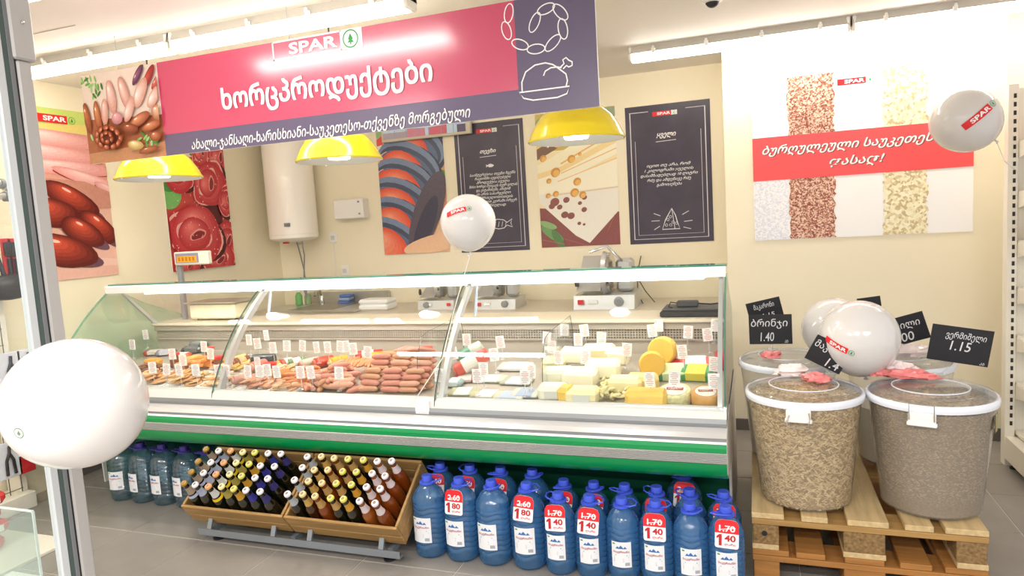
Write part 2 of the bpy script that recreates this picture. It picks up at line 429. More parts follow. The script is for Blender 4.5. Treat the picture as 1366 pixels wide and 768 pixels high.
# ------------------------------------------------------------------ hanging sign
YS = 2.60
M_MAG = mat('magenta_print', '#cf3d68', .4, var=.04, vscale=3, coat=1)
M_MAG.node_tree.nodes['Principled BSDF'].inputs['Coat Roughness'].default_value = .17; M_MAG.node_tree.nodes['Principled BSDF'].inputs['Coat IOR'].default_value = 1.8
M_PUR = mat('purple_grey_print', '#675c7a', .3, var=.05, vscale=3, spec=.8)
s_x0, s_xm, s_x1, s_z0, s_z1 = -3.145, -2.65, -.538, 1.852, 2.287
sign = thing('hanging_sign', 'long pink and purple sign with white lettering hung above the glass counter', 'sign', ((s_x0+s_x1)/2, YS, s_z0))
part('board', MB().box(s_x0, s_x1, YS, YS+.012, s_z0, s_z1), M_PWHITE, sign)
fr = Frame((s_x0, YS, s_z0), (1, 0, 0), (0, 0, 1))
def fx(px, py): p = at_y(px, py, YS); return p.x-s_x0, p.z-s_z0
W_, H_ = s_x1-s_x0, s_z1-s_z0
um = s_xm-s_x0; ur = fx(690, 90)[0]; vb = (fx(222, 180)[1]+fx(690, 119)[1])/2
part('pink_panel', MB().add([fr.p(um, vb, .001), fr.p(ur, vb, .001), fr.p(ur, H_, .001), fr.p(um, H_, .001)], [(0, 1, 2, 3)]), M_MAG, sign)
part('purple_panel', MB().add([fr.p(um, 0, .001), fr.p(W_, 0, .001), fr.p(W_, H_, .001), fr.p(ur, H_, .001), fr.p(ur, vb, .001), fr.p(um, vb, .001)], [(0, 1, 2, 4), (4, 2, 3), (0, 4, 5)][:0] or [(0, 1, 4, 5), (1, 2, 3, 4)]), M_PUR, sign)
bt = MB()
for qi, (dx_, dz_) in enumerate(((0, 0), (.0045, 0), (0, .0035), (.0045, .0035))): letters(bt, 'ხორცპროდუქტები', lambda u, v: fr.p(u, v, .004+.0006*qi), fx(296, 130)[0]+dx_, fx(578, 100)[0]-.005+dx_, fx(440, 137)[1]+dz_, fx(440, 95)[1]-.004+dz_, .008)
part('lettering', bt, M_PWHITE, sign)
lettering('ახალი-ჯანსაღი-ხარისხიანი-საუკეთესო-თქვენზე მორგებული', fr, fx(256, 190)[0], fx(628, 150)[0], fx(440, 183)[1], fx(440, 163)[1], M_PWHITE, sign, weight=.012, shear=.25)
lu, lv = fx(365, 82); shop_logo(lambda u, v, o: fr.p(u, v, o+.001), lu, lv, .083, sign, 'outline')
pr = Print(fr, .002)
# chain of sausages and a roast bird in white line
chain = [(712, 41, 22), (729, 18, 65), (748, 22, -50), (751, 42, -80), (738, 62, -150), (714, 66, 175), (694, 57, 150), (679, 38, 100), (681, 18, 78)]
chain = [((684+118/4)*1., 120/4/1., 62, 13), ((684+178/4), 48/4, 15, 12), ((684+255/4), 65/4, -50, 13), ((684+268/4), 155/4, -82, 13), ((684+215/4), 230/4, 40, 13), ((684+125/4), 262/4, -2, 12), ((684+40/4), 238/4, -25, 12), (676, 41, -75, 12), (679, 18, 78, 12)]
sc_ = abs(fx(760, 60)[0]-fx(700, 60)[0])/60
for cx, cy, a, L in chain:
    u, v = fx(cx, cy); ar = math.radians(a); pts = []
    for k in range(20):
        q = 2*math.pi*k/20; x, y = L*sc_*math.cos(q)*1.0, 6*sc_*math.sin(q)
        pts.append((u+x*math.cos(ar)-y*math.sin(ar), v+x*math.sin(ar)+y*math.cos(ar)))
    pr.stroke(pts, .0045, '#ffffff', True)
Zp = lambda a, b: fx(684+a/4, b/4)
pr.stroke([Zp(*p) for p in [(52, 490), (50, 440), (70, 385), (120, 348), (175, 336), (215, 345), (235, 358), (285, 395), (293, 430), (285, 465)]], .0055, '#ffffff')
pr.stroke([Zp(*p) for p in [(165, 405), (175, 380), (205, 362), (240, 358), (262, 362)]], .0055, '#ffffff')
pr.stroke([Zp(*p) for p in [(255, 360), (275, 340), (268, 320), (285, 308), (300, 322), (318, 330), (318, 350), (300, 358), (288, 350), (270, 368)]], .0055, '#ffffff')
pr.stroke([Zp(*p) for p in [(35, 495), (305, 460), (290, 500), (240, 520), (110, 535), (60, 525)]], .0055, '#ffffff', True)
pr.done('line_drawing', sign)
# photograph of sausages at the left end of the sign
pp = Print(fr, .001); pp.W, pp.H = um-.0, H_
pp.poly([(0, 0), (um, 0), (um, H_), (0, H_)], '#f1ddd0')
PS = lambda px, py: fx(px, py)
def sb(px, py, rx, ry, rot, col, **k):
    u, v = PS(px, py); pp.blob(u, v, rx*sc_, ry*sc_, rot, col, **k)
def sg(px, py, rx, ry, rot, d, l, **k):
    u, v = PS(px, py); pp.shaded(u, v, rx*sc_, ry*sc_, rot, d, l, **k)
pp.poly([(0, 0), (um, 0), (um, H_*.45), (0, H_*.5)], '#a8603e'); pp.poly([(0, 0), (um, 0), (um, H_*.16), (0, H_*.12)], '#c58a63')
for px, py, n_ in ((120, 112, 9), (126, 122, 8), (114, 186, 7), (205, 190, 9), (196, 184, 6)):
    for k in range(n_): sb(px+random.uniform(-11, 11), py+random.uniform(-8, 8), 6, 2.2, random.uniform(0, 180), random.choice(['#6fae4e', '#8fc66c', '#477f38', '#a8d48c']))
for a in [(118, 158, 8, 26, 6, '#8c3f22', '#d9824e'), (132, 156, 8, 26, 4, '#a04a28', '#e39a68'), (150, 130, 10, 28, 5, '#d9978a', '#fbe6dd'), (168, 126, 10, 30, 14, '#cf8d80', '#fbe3d9'), (142, 150, 8, 22, -6, '#d69484', '#f8d8cc'),
          (186, 100, 20, 6, 50, '#5d2a4a', '#a8688a'), (200, 104, 24, 7, 52, '#8d1f20', '#dd5a4c'), (212, 108, 18, 6, 48, '#a02a26', '#e87a66'), (190, 124, 26, 11, 58, '#d49a8a', '#fdeae2'), (208, 130, 20, 9, 50, '#cf9484', '#fdf0e8'), (176, 146, 22, 9, 62, '#d69a8c', '#fbe6de'),
          (160, 158, 12, 10, 0, '#c98288', '#f4bfc2'), (190, 160, 24, 9, 22, '#9a4a2c', '#e8a078'), (206, 168, 20, 7, 12, '#a3502f', '#e39a74'), (214, 150, 12, 12, 0, '#b07052', '#f0c2a2'), (212, 182, 12, 8, 0, '#8e4227', '#d98a62'), (178, 172, 18, 8, -10, '#7a3520', '#c06a44'),
          (186, 194, 17, 8, -8, '#b89252', '#f3e0ae'), (204, 200, 22, 5, 6, '#8a4526', '#c47a4c')]: sg(*a, hi='#fff4ec')
sg(151, 184, 22, 19, 0, '#5c2110', '#8a3c22')
for k in range(11):
    a = k*2*math.pi/11; sg(151+15.5*math.cos(a), 184+13.5*math.sin(a), 7, 4.6, -math.degrees(a)+90, '#8c3418', '#e8936a', hi='#ffd9c2')
for k in range(6):
    a = k*2*math.pi/6+.4; sg(151+7*math.cos(a), 184+6*math.sin(a), 5.6, 3.6, -math.degrees(a)+90, '#8c3418', '#e08a60', hi='#ffd2b8')
pp.done('food_picture', sign)
for ax in (-2.9, -1.9, -.8):
    part('wire', MB().tube([(ax, YS+.006, s_z1), (ax, YS+.006, ZC)], .0012, 5), M_GREY, sign)

# ------------------------------------------------------------------ yellow dome lamps
M_YEL = mat('yellow_enamel', '#f7dd22', .2, coat=.5)
M_BULB = mat('lit_bulb', '#ffffff', .4, emit='#fffaf0', estr=7)
def dome_lamp(px, py, wpx, label):
    d = ray(px, py); D = 2.92/d.y
    c = EYE+d*D; R = wpx*D/F_PX/2*.97
    t = thing('dome_lamp', label, 'lamp', (c.x, c.y, c.z), 'yellow dome lamps above the counter')
    zt = c.z
    prof = [(R, 0), (R*1.02, .006), (R*.98, .018), (R*.9, R*.26), (R*.76, R*.48), (R*.56, R*.66), (R*.36, R*.74), (R*.3, R*.9), (R*.14, R*.95), (R*.13, R*1.1)]
    part('shade', MB().lathe([(r, z) for r, z in prof], 40, c, caps=False), M_YEL, t, True)
    inner = [(R*.985, .0), (R*.88, R*.24), (R*.74, R*.46), (R*.4, R*.6), (.0001, R*.6)]
    part('reflector', MB().lathe(inner, 40, c, caps=False), mat('lamp_reflector', '#a8a59c', .45), t, True)
    part('bulb', MB().lathe([(.0001, .004), (R*.24, .006), (R*.27, .02), (R*.18, R*.5)], 24, c+Vector((0, 0, .004))), M_BULB, t, True)
    part('cord', MB().tube([c+Vector((0, 0, R*1.05)), (c.x, c.y, ZC)], .004, 6), M_DARK, t)
    for k in range(3):
        a = 2.1*k+.4
        part('rivet', MB().sphere(c+Vector((R*math.cos(a), R*math.sin(a), .0)), .005), M_ALU, t, True)
    l = bpy.data.lights.new('bulb_light', 'AREA'); l.shape = 'DISK'; l.size = R*.5; l.energy = 3; l.color = (1, .96, .88)
    lo = bpy.data.objects.new('bulb_light', l); lo.location = (0, 0, -.005); lo.parent = t; COL.objects.link(lo)
dome_lamp(213, 239, 110, 'yellow dome lamp at the left under the sausage picture')
dome_lamp(453, 215, 116, 'yellow dome lamp in the middle beside the water heater')
dome_lamp(769, 188, 132, 'yellow dome lamp at the right in front of the cheese poster')

# ------------------------------------------------------------------ posters on the back wall
yw = YB-.004
def poster_back(name, label, pxl, pxr, pyb, pyt):
    a = at_y(pxl, pyb, yw); b = at_y(pxr, pyb, yw); zt = at_y((pxl+pxr)/2, pyt, yw).z
    a.z = at_y((pxl+pxr)/2, pyb, yw).z
    w = b.x-a.x; h = zt-a.z; t = thing(name, label, 'poster', ((a.x+b.x)/2, yw, a.z))
    return t, Frame((a.x, yw, a.z), (1, 0, 0), (0, 0, 1)), w, h
M_CHALK = mat('chalkboard_print', '#474050', .35, var=.22, vscale=5)
def chalk_poster(t, fr, w, h, title, lines, seed):
    part('sheet', MB().box(fr.O.x, fr.O.x+w, yw, yw+.003, fr.O.z, fr.O.z+h), M_CHALK, t)
    p = Print(fr, .001); r = random.Random(seed)
    for m, wd in ((.045, .007), (.085, .0035)):
        p.stroke([(m*w*1.3, h*.75 if m > .05 else h*.955), (m*w*1.3, m*h*.75), (w-m*w*1.3, m*h*.75), (w-m*w*1.3, h*.8 if m > .05 else h*.955)], wd, '#d8d5dc')
    p.stroke([(w*.05, h*.955), (w*.28, h*.955)], .005, '#d8d5dc'); p.stroke([(w*.72, h*.955), (w*.95, h*.955)], .005, '#b7b3bd')
    p.stroke([(w*.36, h*.735), (w*.6, h*.74)], .004, '#e8e6ea')
    shop_logo(lambda u, v, o: fr.p(u, v, o), w*.33, h*.918, .032, t, 'redbox')
    lettering(title, fr, w*.37, w*.6, h*.755, h*.795, M_PWHITE, t, weight=.02, shear=.3)
    for k, (ln, c, lw, v) in enumerate(lines):
        lettering(ln, fr, w*(c-lw/2), w*(c+lw/2), h*v, h*(v+.028), M_PWHITE, t, weight=.008, shear=.3)
    return p
t, f, w, h = poster_back('chalk_poster', 'black chalk-style poster about cheese nearest the corner of the wall', 841, 952.5, 323.5, 137)
p = chalk_poster(t, f, w, h, 'ყველი', [('იცით თუ არა, რომ', .5, .52, .55), ('1 კილოგრამი ყველის', .5, .58, .515), ('დასამზადებლად 10 ლიტრი', .5, .68, .48), ('რძე და ამდენივე რძე', .5, .52, .445), ('გამოიყენება', .5, .3, .41)], 1)
cz = [(.4, .1), (.44, .17), (.47, .2), (.52, .25), (.56, .2), (.58, .15), (.61, .1)]
p.stroke([(w*a, h*b) for a, b in cz], .006, '#e8e6ea', True)
p.stroke([(w*.52, h*.25), (w*.535, h*.17), (w*.55, h*.1)], .004, '#e8e6ea')
for a, b in ((.47, .17), (.5, .19), (.45, .13), (.5, .13), (.53, .15), (.57, .14)): p.stroke(circle(w*a, h*b, .009, 10), .003, '#e8e6ea', True)
for a, b, c, d in ((.3, .22, .38, .2), (.27, .165, .37, .165), (.3, .1, .37, .125), (.64, .2, .72, .225), (.66, .15, .76, .155), (.65, .11, .74, .095)): p.stroke([(w*a, h*b), (w*c, h*d)], .005, '#d8d5dc')
p.done('line_drawing', t)
t, f, w, h = poster_back('chalk_poster', 'black chalk-style poster with a small fish, partly behind a balloon', 616, 707, 335, 161)
p = chalk_poster(t, f, w, h, 'თევზი', [('საინტერესოა: თევზი ჩვენს', .53, .66, .585), ('რაციონში აუცილებელი', .53, .52, .555), ('პროდუქტია ყველა', .53, .48, .525), ('მისი ხორცი შეიცავს ბევრ ცილას', .53, .7, .495), ('და ვიტამინებს, ამიტომ', .53, .5, .465), ('ის არის სასარგებლო', .53, .5, .435), ('ჯანმრთელობისთვის', .53, .55, .405), ('მიირთვით კვირაში ორჯერ', .56, .6, .375), ('გემრიელად', .53, .34, .345)], 2)
def fish(p, cx, cy, s, col):
    p.poly([(cx+s*a, cy+s*b) for a, b in ((-1, .35), (-.55, .12), (-.2, .38), (.3, .42), (.8, .2), (1, 0), (.8, -.2), (.3, -.38), (-.2, -.34), (-.55, -.1), (-1, -.35), (-.85, 0))], col)
fish(p, w*.5, h*.665, .035, '#eceaef')
p.stroke([(w*.62+.09*a, h*.21+.09*b) for a, b in ((1, .4), (.5, .12), (.2, .36), (-.4, .45), (-1, .2), (-1.2, 0), (-1, -.25), (-.3, -.42), (.2, -.36), (.5, -.12), (1, -.3), (.85, .05))], .006, '#e8e6ea', True)
for k in range(4): p.stroke([(w*.62-.06+.03*k, h*.21-.02), (w*.62-.05+.03*k, h*.21+.02)], .004, '#e8e6ea')
p.done('line_drawing', t)

def photo_poster(t, fr, w, h, base, shapes, amt=.3):
    p = Print(fr, .0005); p.W, p.H = w, h
    p.poly([(0, 0), (w, 0), (w, h), (0, h)], base)
    for s in shapes:
        if s[0] == 'p': p.poly(p.clipped([(a*w, b*h) for a, b in s[1]]), s[2])
        elif s[0] == 'g': p.shaded(s[1]*w, s[2]*h, s[3]*w, s[4]*h, s[5], s[6], s[7], hi=s[8])
        elif s[0] == 's': p.stroke([(a*w, b*h) for a, b in s[1]], s[3], s[2])
        else:
            cx, cy, rx, ry, rot, col = s[:6]; p.blob(cx*w, cy*h, rx*w, ry*w, rot, col, n=22, wob=s[6] if len(s) > 6 else 0, seed=cx*9)
    p.done('picture', t)
# cheese
t, f, w, h = poster_back('photo_poster', 'poster with pale holed cheese wedges on a wooden board', 723, 828, 328, 146)
part('sheet', MB().box(f.O.x, f.O.x+w, yw, yw+.003, f.O.z, f.O.z+h), M_PWHITE, t)
S = [('p', [(0, .72), (0, 1), (1, 1), (1, .9), (.35, .72)], '#c9b455'), (.12, .93, .2, .09, 30, '#8a9a6a'), (.8, .93, .3, .1, 10, '#93a380'), ('p', [(0, .7), (.3, .82), (.55, .9), (.2, .98), (0, .9)], '#e9cf6a'), ('p', [(0, .66), (.35, .76), (.2, .8), (0, .74)], '#7a5533'),
     ('p', [(0, .62), (.35, .72), (1, .93), (1, .8), (.3, .58), (0, .5)], '#fbf1cc'), ('p', [(.0, .56), (.3, .6), (1, .79), (1, .7), (0, .45)], '#f6dc9a'), ('p', [(0, .52), (.3, .56), (1, .74), (1, .66), (.2, .46), (0, .42)], '#fdf5d8'),
     ('s', [(.3, .62), (1, .82)], '#eeb765', .012), ('s', [(.3, .55), (1, .7)], '#f0c27c', .008), ('p', [(0, .46), (.3, .5), (1, .62), (1, .42), (0, .38)], '#fdf6dc'), ('s', [(.25, .49), (1, .63)], '#f2cc8e', .008),
     ('p', [(0, .0), (1, 0), (1, .24), (.0, .3)], '#8c4a46'), ('p', [(0, .4), (1, .43), (1, .25), (.62, .02), (.45, .08), (0, .34)], '#f4efe2'), ('s', [(.15, .39), (1, .42)], '#e6d2a4', .01)]
for a in ((.2, .34, .05), (.16, .31, .035), (.26, .3, .03), (.35, .35, .035), (.52, .32, .022), (.58, .36, .028), (.32, .24, .04), (.4, .23, .04), (.57, .27, .03), (.5, .17, .02), (.56, .16, .015)): S.append((a[0], a[1], a[2]*1.2, a[2], 20, '#8f5146'))
for a in ((.28, .77, .05), (.45, .88, .04), (.44, .65, .045), (.23, .56, .055), (.5, .48, .045), (.46, .4, .05), (.12, .39, .03), (.22, .4, .035), (.56, .38, .04), (.08, .67, .04), (.55, .68, .02), (.14, .5, .03)): S += [(a[0], a[1], a[2]*1.15, a[2], 40, '#d9953f'), (a[0]+.008, a[1]-.006, a[2]*.8, a[2]*.7, 40, '#efbd63')]
S += [(.15, .1, .17, .06, -35, '#6f9a5a'), (.22, .06, .14, .05, -60, '#557f45'), (.1, .17, .12, .04, -20, '#8bb071'), ('s', [(.02, .06), (.3, .02)], '#b56a5e', .006), ('s', [(.3, .06), (.6, .0)], '#a65f55', .006), ('s', [(.85, .1), (.95, .22)], '#a96058', .006)]
photo_poster(t, f, w, h, '#f6e6b4', S)
# salmon
t, f, w, h = poster_back('photo_poster', 'poster with sliced salmon steaks, half hidden by a balloon', 514, 601, 337.5, 160)
part('sheet', MB().box(f.O.x, f.O.x+w, yw, yw+.003, f.O.z, f.O.z+h), M_PWHITE, t)
S = [(.1, .95, .3, .1, 0, '#9fc08a'), (.9, .5, .3, .5, 0, '#e7a487'), (.05, .8, .14, .16, 0, '#efe6dd'), (.75, .1, .5, .3, 0, '#eec3a0'), (.95, .55, .1, .12, 0, '#6fa550'), (.2, .9, .3, .06, 20, '#e2594e')]
for k, (cx, cy, s_) in enumerate(((.62, .97, .4), (.55, .82, .5), (.45, .67, .52), (.38, .54, .52), (.3, .4, .52), (.25, .25, .52), (.12, .1, .52))):
    S += [(cx+.04, cy-.02, s_, s_*.62, -28, '#3b4459', .02), (cx+.02, cy+.005, s_*.96, s_*.56, -28, '#7d8fae'), (cx-.0, cy-.02, s_*.9, s_*.5, -28, '#4a556e'), (cx-.06, cy-.05, s_*.86, s_*.5, -28, '#f7b79c'), (cx-.02, cy-.04, s_*.84, s_*.46, -28, '#5f6f90'), ('g', cx-.12, cy-.075, s_*.74, s_*.36, -28, '#e8583c', '#f8a284', None)]
S += [(.7, .3, .2, .6, -25, '#5e5664'), (.66, .2, .12, .45, -25, '#434156'), (.8, .07, .5, .12, 10, '#efc49f')]
photo_poster(t, f, w, h, '#efb79a', S)

# ------------------------------------------------------------------ posters on the left wall (faces +x)
xw = XL+.004
def poster_left(name, label, pts_b, pt_top, y0=None):
    a = at_x(*pts_b[0], xw); b = at_x(*pts_b[1], xw); zt = at_x(*pt_top, xw).z; z0 = (a.z+b.z)/2
    ya = a.y if y0 is None else y0
    t = thing(name, label, 'poster', (xw, (ya+b.y)/2, z0))
    part('sheet', MB().box(xw-.003, xw, ya, b.y, z0, zt), M_PWHITE, t)
    return t, Frame((xw, ya, z0), (0, 1, 0), (0, 0, 1)), b.y-ya, zt-z0
t, f, w, h = poster_left('photo_poster', 'tall poster with ham slices and red smoked sausages beside the metal post', ((80, 373), (158, 366.5)), (104, 149), y0=2.88)
S = [('p', [(0, .9), (1, .93), (1, 1), (0, 1)], '#cfe07a'), ('p', [(0, .8), (1, .84), (1, .93), (0, .9)], '#ead57e')]
S += [('p', [(0, .5), (1, .5), (1, .86), (0, .88)], '#dba090')]
for cx, cy, rx, ry, rot in ((.40, .82, .62, .052, -3), (.36, .735, .62, .05, -4), (.50, .655, .66, .048, -2), (.78, .585, .46, .042, -16), (1.0, .53, .2, .03, -25)):
    S += [(cx, cy-.012, rx*1.0, ry*1.05, rot, '#9c3530'), ('g', cx, cy+.004, rx*.99, ry*.93, rot, '#e79a96', '#f8d2cc', None)]
S += [('p', [(0, .0), (1, 0), (1, .24), (.5, .28), (0, .2)], '#e9b8a8'), ('p', [(0, .6), (.7, .58), (1, .52), (1, .42), (0, .4)], '#c98d7c'), ('p', [(0, .16), (1, .1), (1, .06), (0, .08)], '#f0c9bb')]
for cx, cy, rx, ry, rot in ((.52, .47, .36, .075, -28), (.27, .395, .32, .085, -10), (.80, .30, .27, .075, -38), (.60, .275, .28, .075, -28), (.34, .17, .42, .095, -14)):
    S += [(cx+.06, cy-.035, rx*1.02, ry*1.05, rot, '#6b4a58'), ('g', cx, cy, rx, ry, rot, '#5f1713', '#d9553a', '#f8c9b8')]
photo_poster(t, f, w, h, '#e6b7a4', S)
shop_logo(lambda u, v, o: f.p(u, v, o+.006), w*.0+.12, h*.915, .05, t, 'red')
t, f, w, h = poster_left('photo_poster', 'poster with rolled salami roses on the left wall behind the scale', ((231, 362), (312, 354)), (300, 199))
S = [(.3, .95, .3, .1, 0, '#f3d9d2'), (.6, .92, .3, .08, -30, '#4e8b3f'), (.8, .97, .25, .12, 0, '#d94b44'), (.05, .62, .2, .2, 0, '#7cc06a'), (.12, .7, .16, .1, 30, '#4f9a4a'), (.5, .78, .5, .2, 10, '#c22b2a'), (.2, .77, .22, .1, 0, '#e2463e'), (.9, .75, .25, .35, 0, '#b52527'), (.75, .5, .1, .7, 10, '#5e1519'), (.97, .55, .12, .2, 0, '#33202a')]
q_ = w/h
for cx, cy, r_, rot in ((.62, .95, .2, 60), (.92, .93, .26, 50), (.2, .76, .26, -20), (.70, .70, .33, 50), (.97, .56, .22, 70), (.9, .22, .3, 30), (.72, .06, .3, 0), (.38, .28, .46, -15), (.2, .04, .2, 10)):
    S += [(cx+.03, cy-.02, r_*1.04, r_*q_*1.02, rot, '#4d1218'), (cx, cy, r_, r_*q_*.98, rot, '#f3b3ab', .03), (cx, cy-.004, r_*.93, r_*q_*.9, rot, '#cf3a3e', .04), ('g', cx+.02, cy-.006, r_*.86, r_*q_*.82, rot, '#c4303a', '#f58d86', None), (cx-.02, cy+.008, r_*.62, r_*q_*.52, rot, '#f4b8b0', .06), ('g', cx-.02, cy+.004, r_*.56, r_*q_*.45, rot+15, '#c03038', '#f27f7a', None), (cx+.03, cy, r_*.3, r_*q_*.2, rot+30, '#f0a79f', .06), (cx+.03, cy-.004, r_*.25, r_*q_*.15, rot+30, '#8f1c26', .06)]
rr = random.Random(3)
for k in range(150): S.append((rr.uniform(.02, .98), rr.uniform(.02, .98), rr.uniform(.006, .014), rr.uniform(.003, .007), rr.uniform(0, 180), rr.choice(['#f6c5bd', '#f9dcd5', '#f0a39b', '#d95a58'])))
photo_poster(t, f, w, h, '#c94743', S)

# ------------------------------------------------------------------ grain poster on the projecting wall
yg = YP-.004
a = at_y(1007, 322, yg); b = at_y(1298, 307.5, yg); zt = at_y(1150, 91, yg).z; z0 = (a.z+b.z)/2
t = thing('grain_poster', 'white poster with stripes of grain and a red band above the bins', 'poster', ((a.x+b.x)/2, yg, z0))
W, Hh = b.x-a.x, zt-z0; f = Frame((a.x, yg, z0), (1, 0, 0), (0, 0, 1))
part('sheet', MB().box(a.x, b.x, yg, yg+.003, z0, zt), mat('poster_white', '#fdfcfc', .5), t)
def stripe(u0, u1, m, nm, seed, lb):
    r = random.Random(seed); n = 60; mb = MB(); vs = []
    for k in range(n+1):
        v = .002+(Hh-.004)*k/n; vs += [f.p(u0+r.uniform(-.008, .008), v, .0015), f.p(u1+r.uniform(-.008, .008), v, .0015)]
    mb.add(vs, [(2*k, 2*k+1, 2*k+3, 2*k+2) for k in range(n)]); part(nm, mb, m, t, label=lb)
U = lambda px: at_y(px, 200, yg).x-a.x
stripe(.006, U(1050), grain_mat('rice_print', '#e3e4f0', '#f3f3fa', '#fdfdff', 120), 'grain_stripe', 1, 'stripe of white rice')
stripe(U(1052), U(1113), grain_mat('buckwheat_print', '#8c4a38', '#c98a72', '#f0cfba', 130), 'grain_stripe', 2, 'stripe of brown buckwheat')
stripe(U(1178), U(1237), grain_mat('oat_print', '#cdb88a', '#f3e8be', '#fbf5d6', 70), 'grain_stripe', 3, 'stripe of pale cereal')
vb0, vb1 = at_y(1150, 232, yg).z-z0, at_y(1150, 172, yg).z-z0
part('red_band', MB().add([f.p(0, vb0, .003), f.p(W, vb0, .003), f.p(W, vb1, .003), f.p(0, vb1, .003)], [(0, 1, 2, 3)]), mat('coral_print', '#f7595c', .45), t)
mid = (vb0+vb1)/2
M_SHADOW = mat('dark_red_print', '#8f4b46', .5)
for off, m_, dx in ((.0036, M_SHADOW, .006), (.0042, M_PWHITE, 0)):
    lettering('ბურღულეული საუკეთესო', f, .055+dx, U(1262)+dx, mid+.012-dx*.6, mid+.082-dx*.6, m_, t, off=off, weight=.02, shear=.35)
    lettering('ფასად!', f, U(1106)+dx, U(1180)+dx, mid-.085-dx*.6, mid-.015-dx*.6, m_, t, off=off, weight=.02, shear=.35)
shop_logo(lambda u, v, o: f.p(u, v, o), U(1118), at_y(1140, 112, yg).z-z0, .036, t, 'red')

# ------------------------------------------------------------------ water heater, white boxes, menu screen
yh = 4.93
c = at_y(387, 318, yh); R = .2; hx, hz = c.x, c.z
hx = (at_y(367, 320, yh).x+at_y(420, 320, yh).x)/2
R = (at_y(420, 320, yh).x-at_y(367, 320, yh).x)/2
t = thing('water_heater', 'tall white water heater on the wall in the left corner', 'water heater', (hx, yh, hz))
cc = Vector((hx, yh+.0, hz))
part('tank', MB().lathe([(.001, -.035), (R*.5, -.03), (R*.9, -.012), (R, .005), (R, 1.0), (R*.95, 1.03), (.001, 1.04)], 40, cc), mat('heater_enamel', '#fffaf0', .3, coat=.3), t, True)
part('bottom_seam', MB().lathe([(R*1.005, .03), (R*1.01, .034), (R*1.005, .038)], 40, cc), M_WHITE, t, True)
part('thermometer', MB().box(hx+R*.3, hx+R*.5, yh-R*1.0, yh-R*.86, hz+.1, hz+.13), M_GREY, t)
part('indicator', MB().box(hx-.03, hx+.02, yh-R*.6, yh-R*.5, hz-.04, hz-.028), M_RED, t)
part('valve', MB().tube([(hx+.07, yh, hz-.02), (hx+.07, yh, hz-.09)], .009).tube([(hx+.05, yh-.02, hz-.05), (hx+.1, yh-.02, hz-.05)], .006), M_CHROME, t, True)
for s_ in (-1, 1):
    pts = [(hx+(.02 if s_ < 0 else .07), yh, hz-.03), (hx+(.03 if s_ < 0 else .07), yh+.02, hz-.15), (hx+.045, yh+.03, hz-.28), (hx+.03+.01*s_, yh+.04, hz-.45), (hx+.04, yh+.05, .84)]
    part('hose', MB().tube(pts, .006), M_GREY, t, True)
for zz in (.1, .8): part('wall_bracket', MB().box(hx-.09, hx+.09, yh+R-.04, YB, hz+zz, hz+zz+.06), M_GREY, t)
a = at_y(446, 293, 5.05); b = at_y(483, 264, 5.05)
t = thing('wall_box', 'white square box on the wall right of the water heater', 'box', ((a.x+b.x)/2, YB, a.z))
part('case', MB().box(a.x, b.x, 5.05, YB, a.z, b.z, bev=.008), M_WHITE, t)
part('keyhole', MB().box(b.x-.045, b.x-.03, 5.048, 5.052, a.z+.03, a.z+.045), M_GREY, t)
part('badge', MB().box(b.x-.05, b.x-.03, 5.048, 5.051, b.z-.035, b.z-.02), M_GREY, t)
for (px, py, lb) in ((444, 317, 'white wall socket below the square white box'), (460, 361, 'white wall socket just above the counter rim')):
    c = at_y(px, py, YB-.01)
    t = thing('wall_socket', lb, 'socket', c)
    if px == 444: sock1 = t
    part('plate', MB().box(c.x-.035, c.x+.035, YB-.012, YB, c.z-.045, c.z+.045, bev=.004), M_WHITE, t)
    part('insert', MB().box(c.x-.018, c.x+.018, YB-.016, YB-.0125, c.z-.018, c.z+.018, bev=.003), mat('socket_grey', '#d9d6cf', .5), t)
c = at_y(444, 321, YB-.01)
part('cord', MB().tube([(c.x, YB-.012, c.z-.01), (c.x+.005, YB-.01, c.z-.2), (c.x-.005, YB-.01, .95)], .003), M_WHITE, sock1, True)
ym = 5.08
a = at_y(509, 189, ym); b = at_y(628, 179, ym)
t = thing('menu_screen', 'wide screen on the back wall, its top hidden by the sign', 'screen', ((a.x+b.x)/2, ym, a.z))
zb = (a.z+b.z)/2
part('bezel', MB().box(a.x, b.x, ym, ym+.04, zb, zb+.36, bev=.005), mat('light_bezel', '#cfc9b4', .5), t)
M_SCR = vcol_mat('screen_picture')
pz = Print(Frame((a.x+.02, ym, zb+.02), (1, 0, 0), (0, 0, 1)), .002); wS = b.x-a.x-.06
pz.poly([(0, 0), (wS, 0), (wS, .32), (0, .32)], '#c4dcf4'); pz.poly([(0, 0), (wS*.3, 0), (wS*.3, .05), (0, .05)], '#b7aab8'); pz.poly([(wS*.3, 0), (wS*.52, 0), (wS*.52, .06), (wS*.3, .07)], '#d78aa0'); pz.poly([(wS*.56, 0), (wS*.78, 0), (wS*.78, .07), (wS*.56, .06)], '#d96a7c'); pz.poly([(wS*.9, 0), (wS, 0), (wS, .06), (wS*.9, .06)], '#5c5470')
for k in range(1, 7): pz.stroke([(wS*k/7, 0), (wS*k/7, .32)], .004, '#8ea6c8')
pz.done('display', t, mat_=M_SCR)
part('wall_mount', MB().box((a.x+b.x)/2-.1, (a.x+b.x)/2+.1, ym+.04, YB-.009, zb+.1, zb+.25), M_DARK, t)

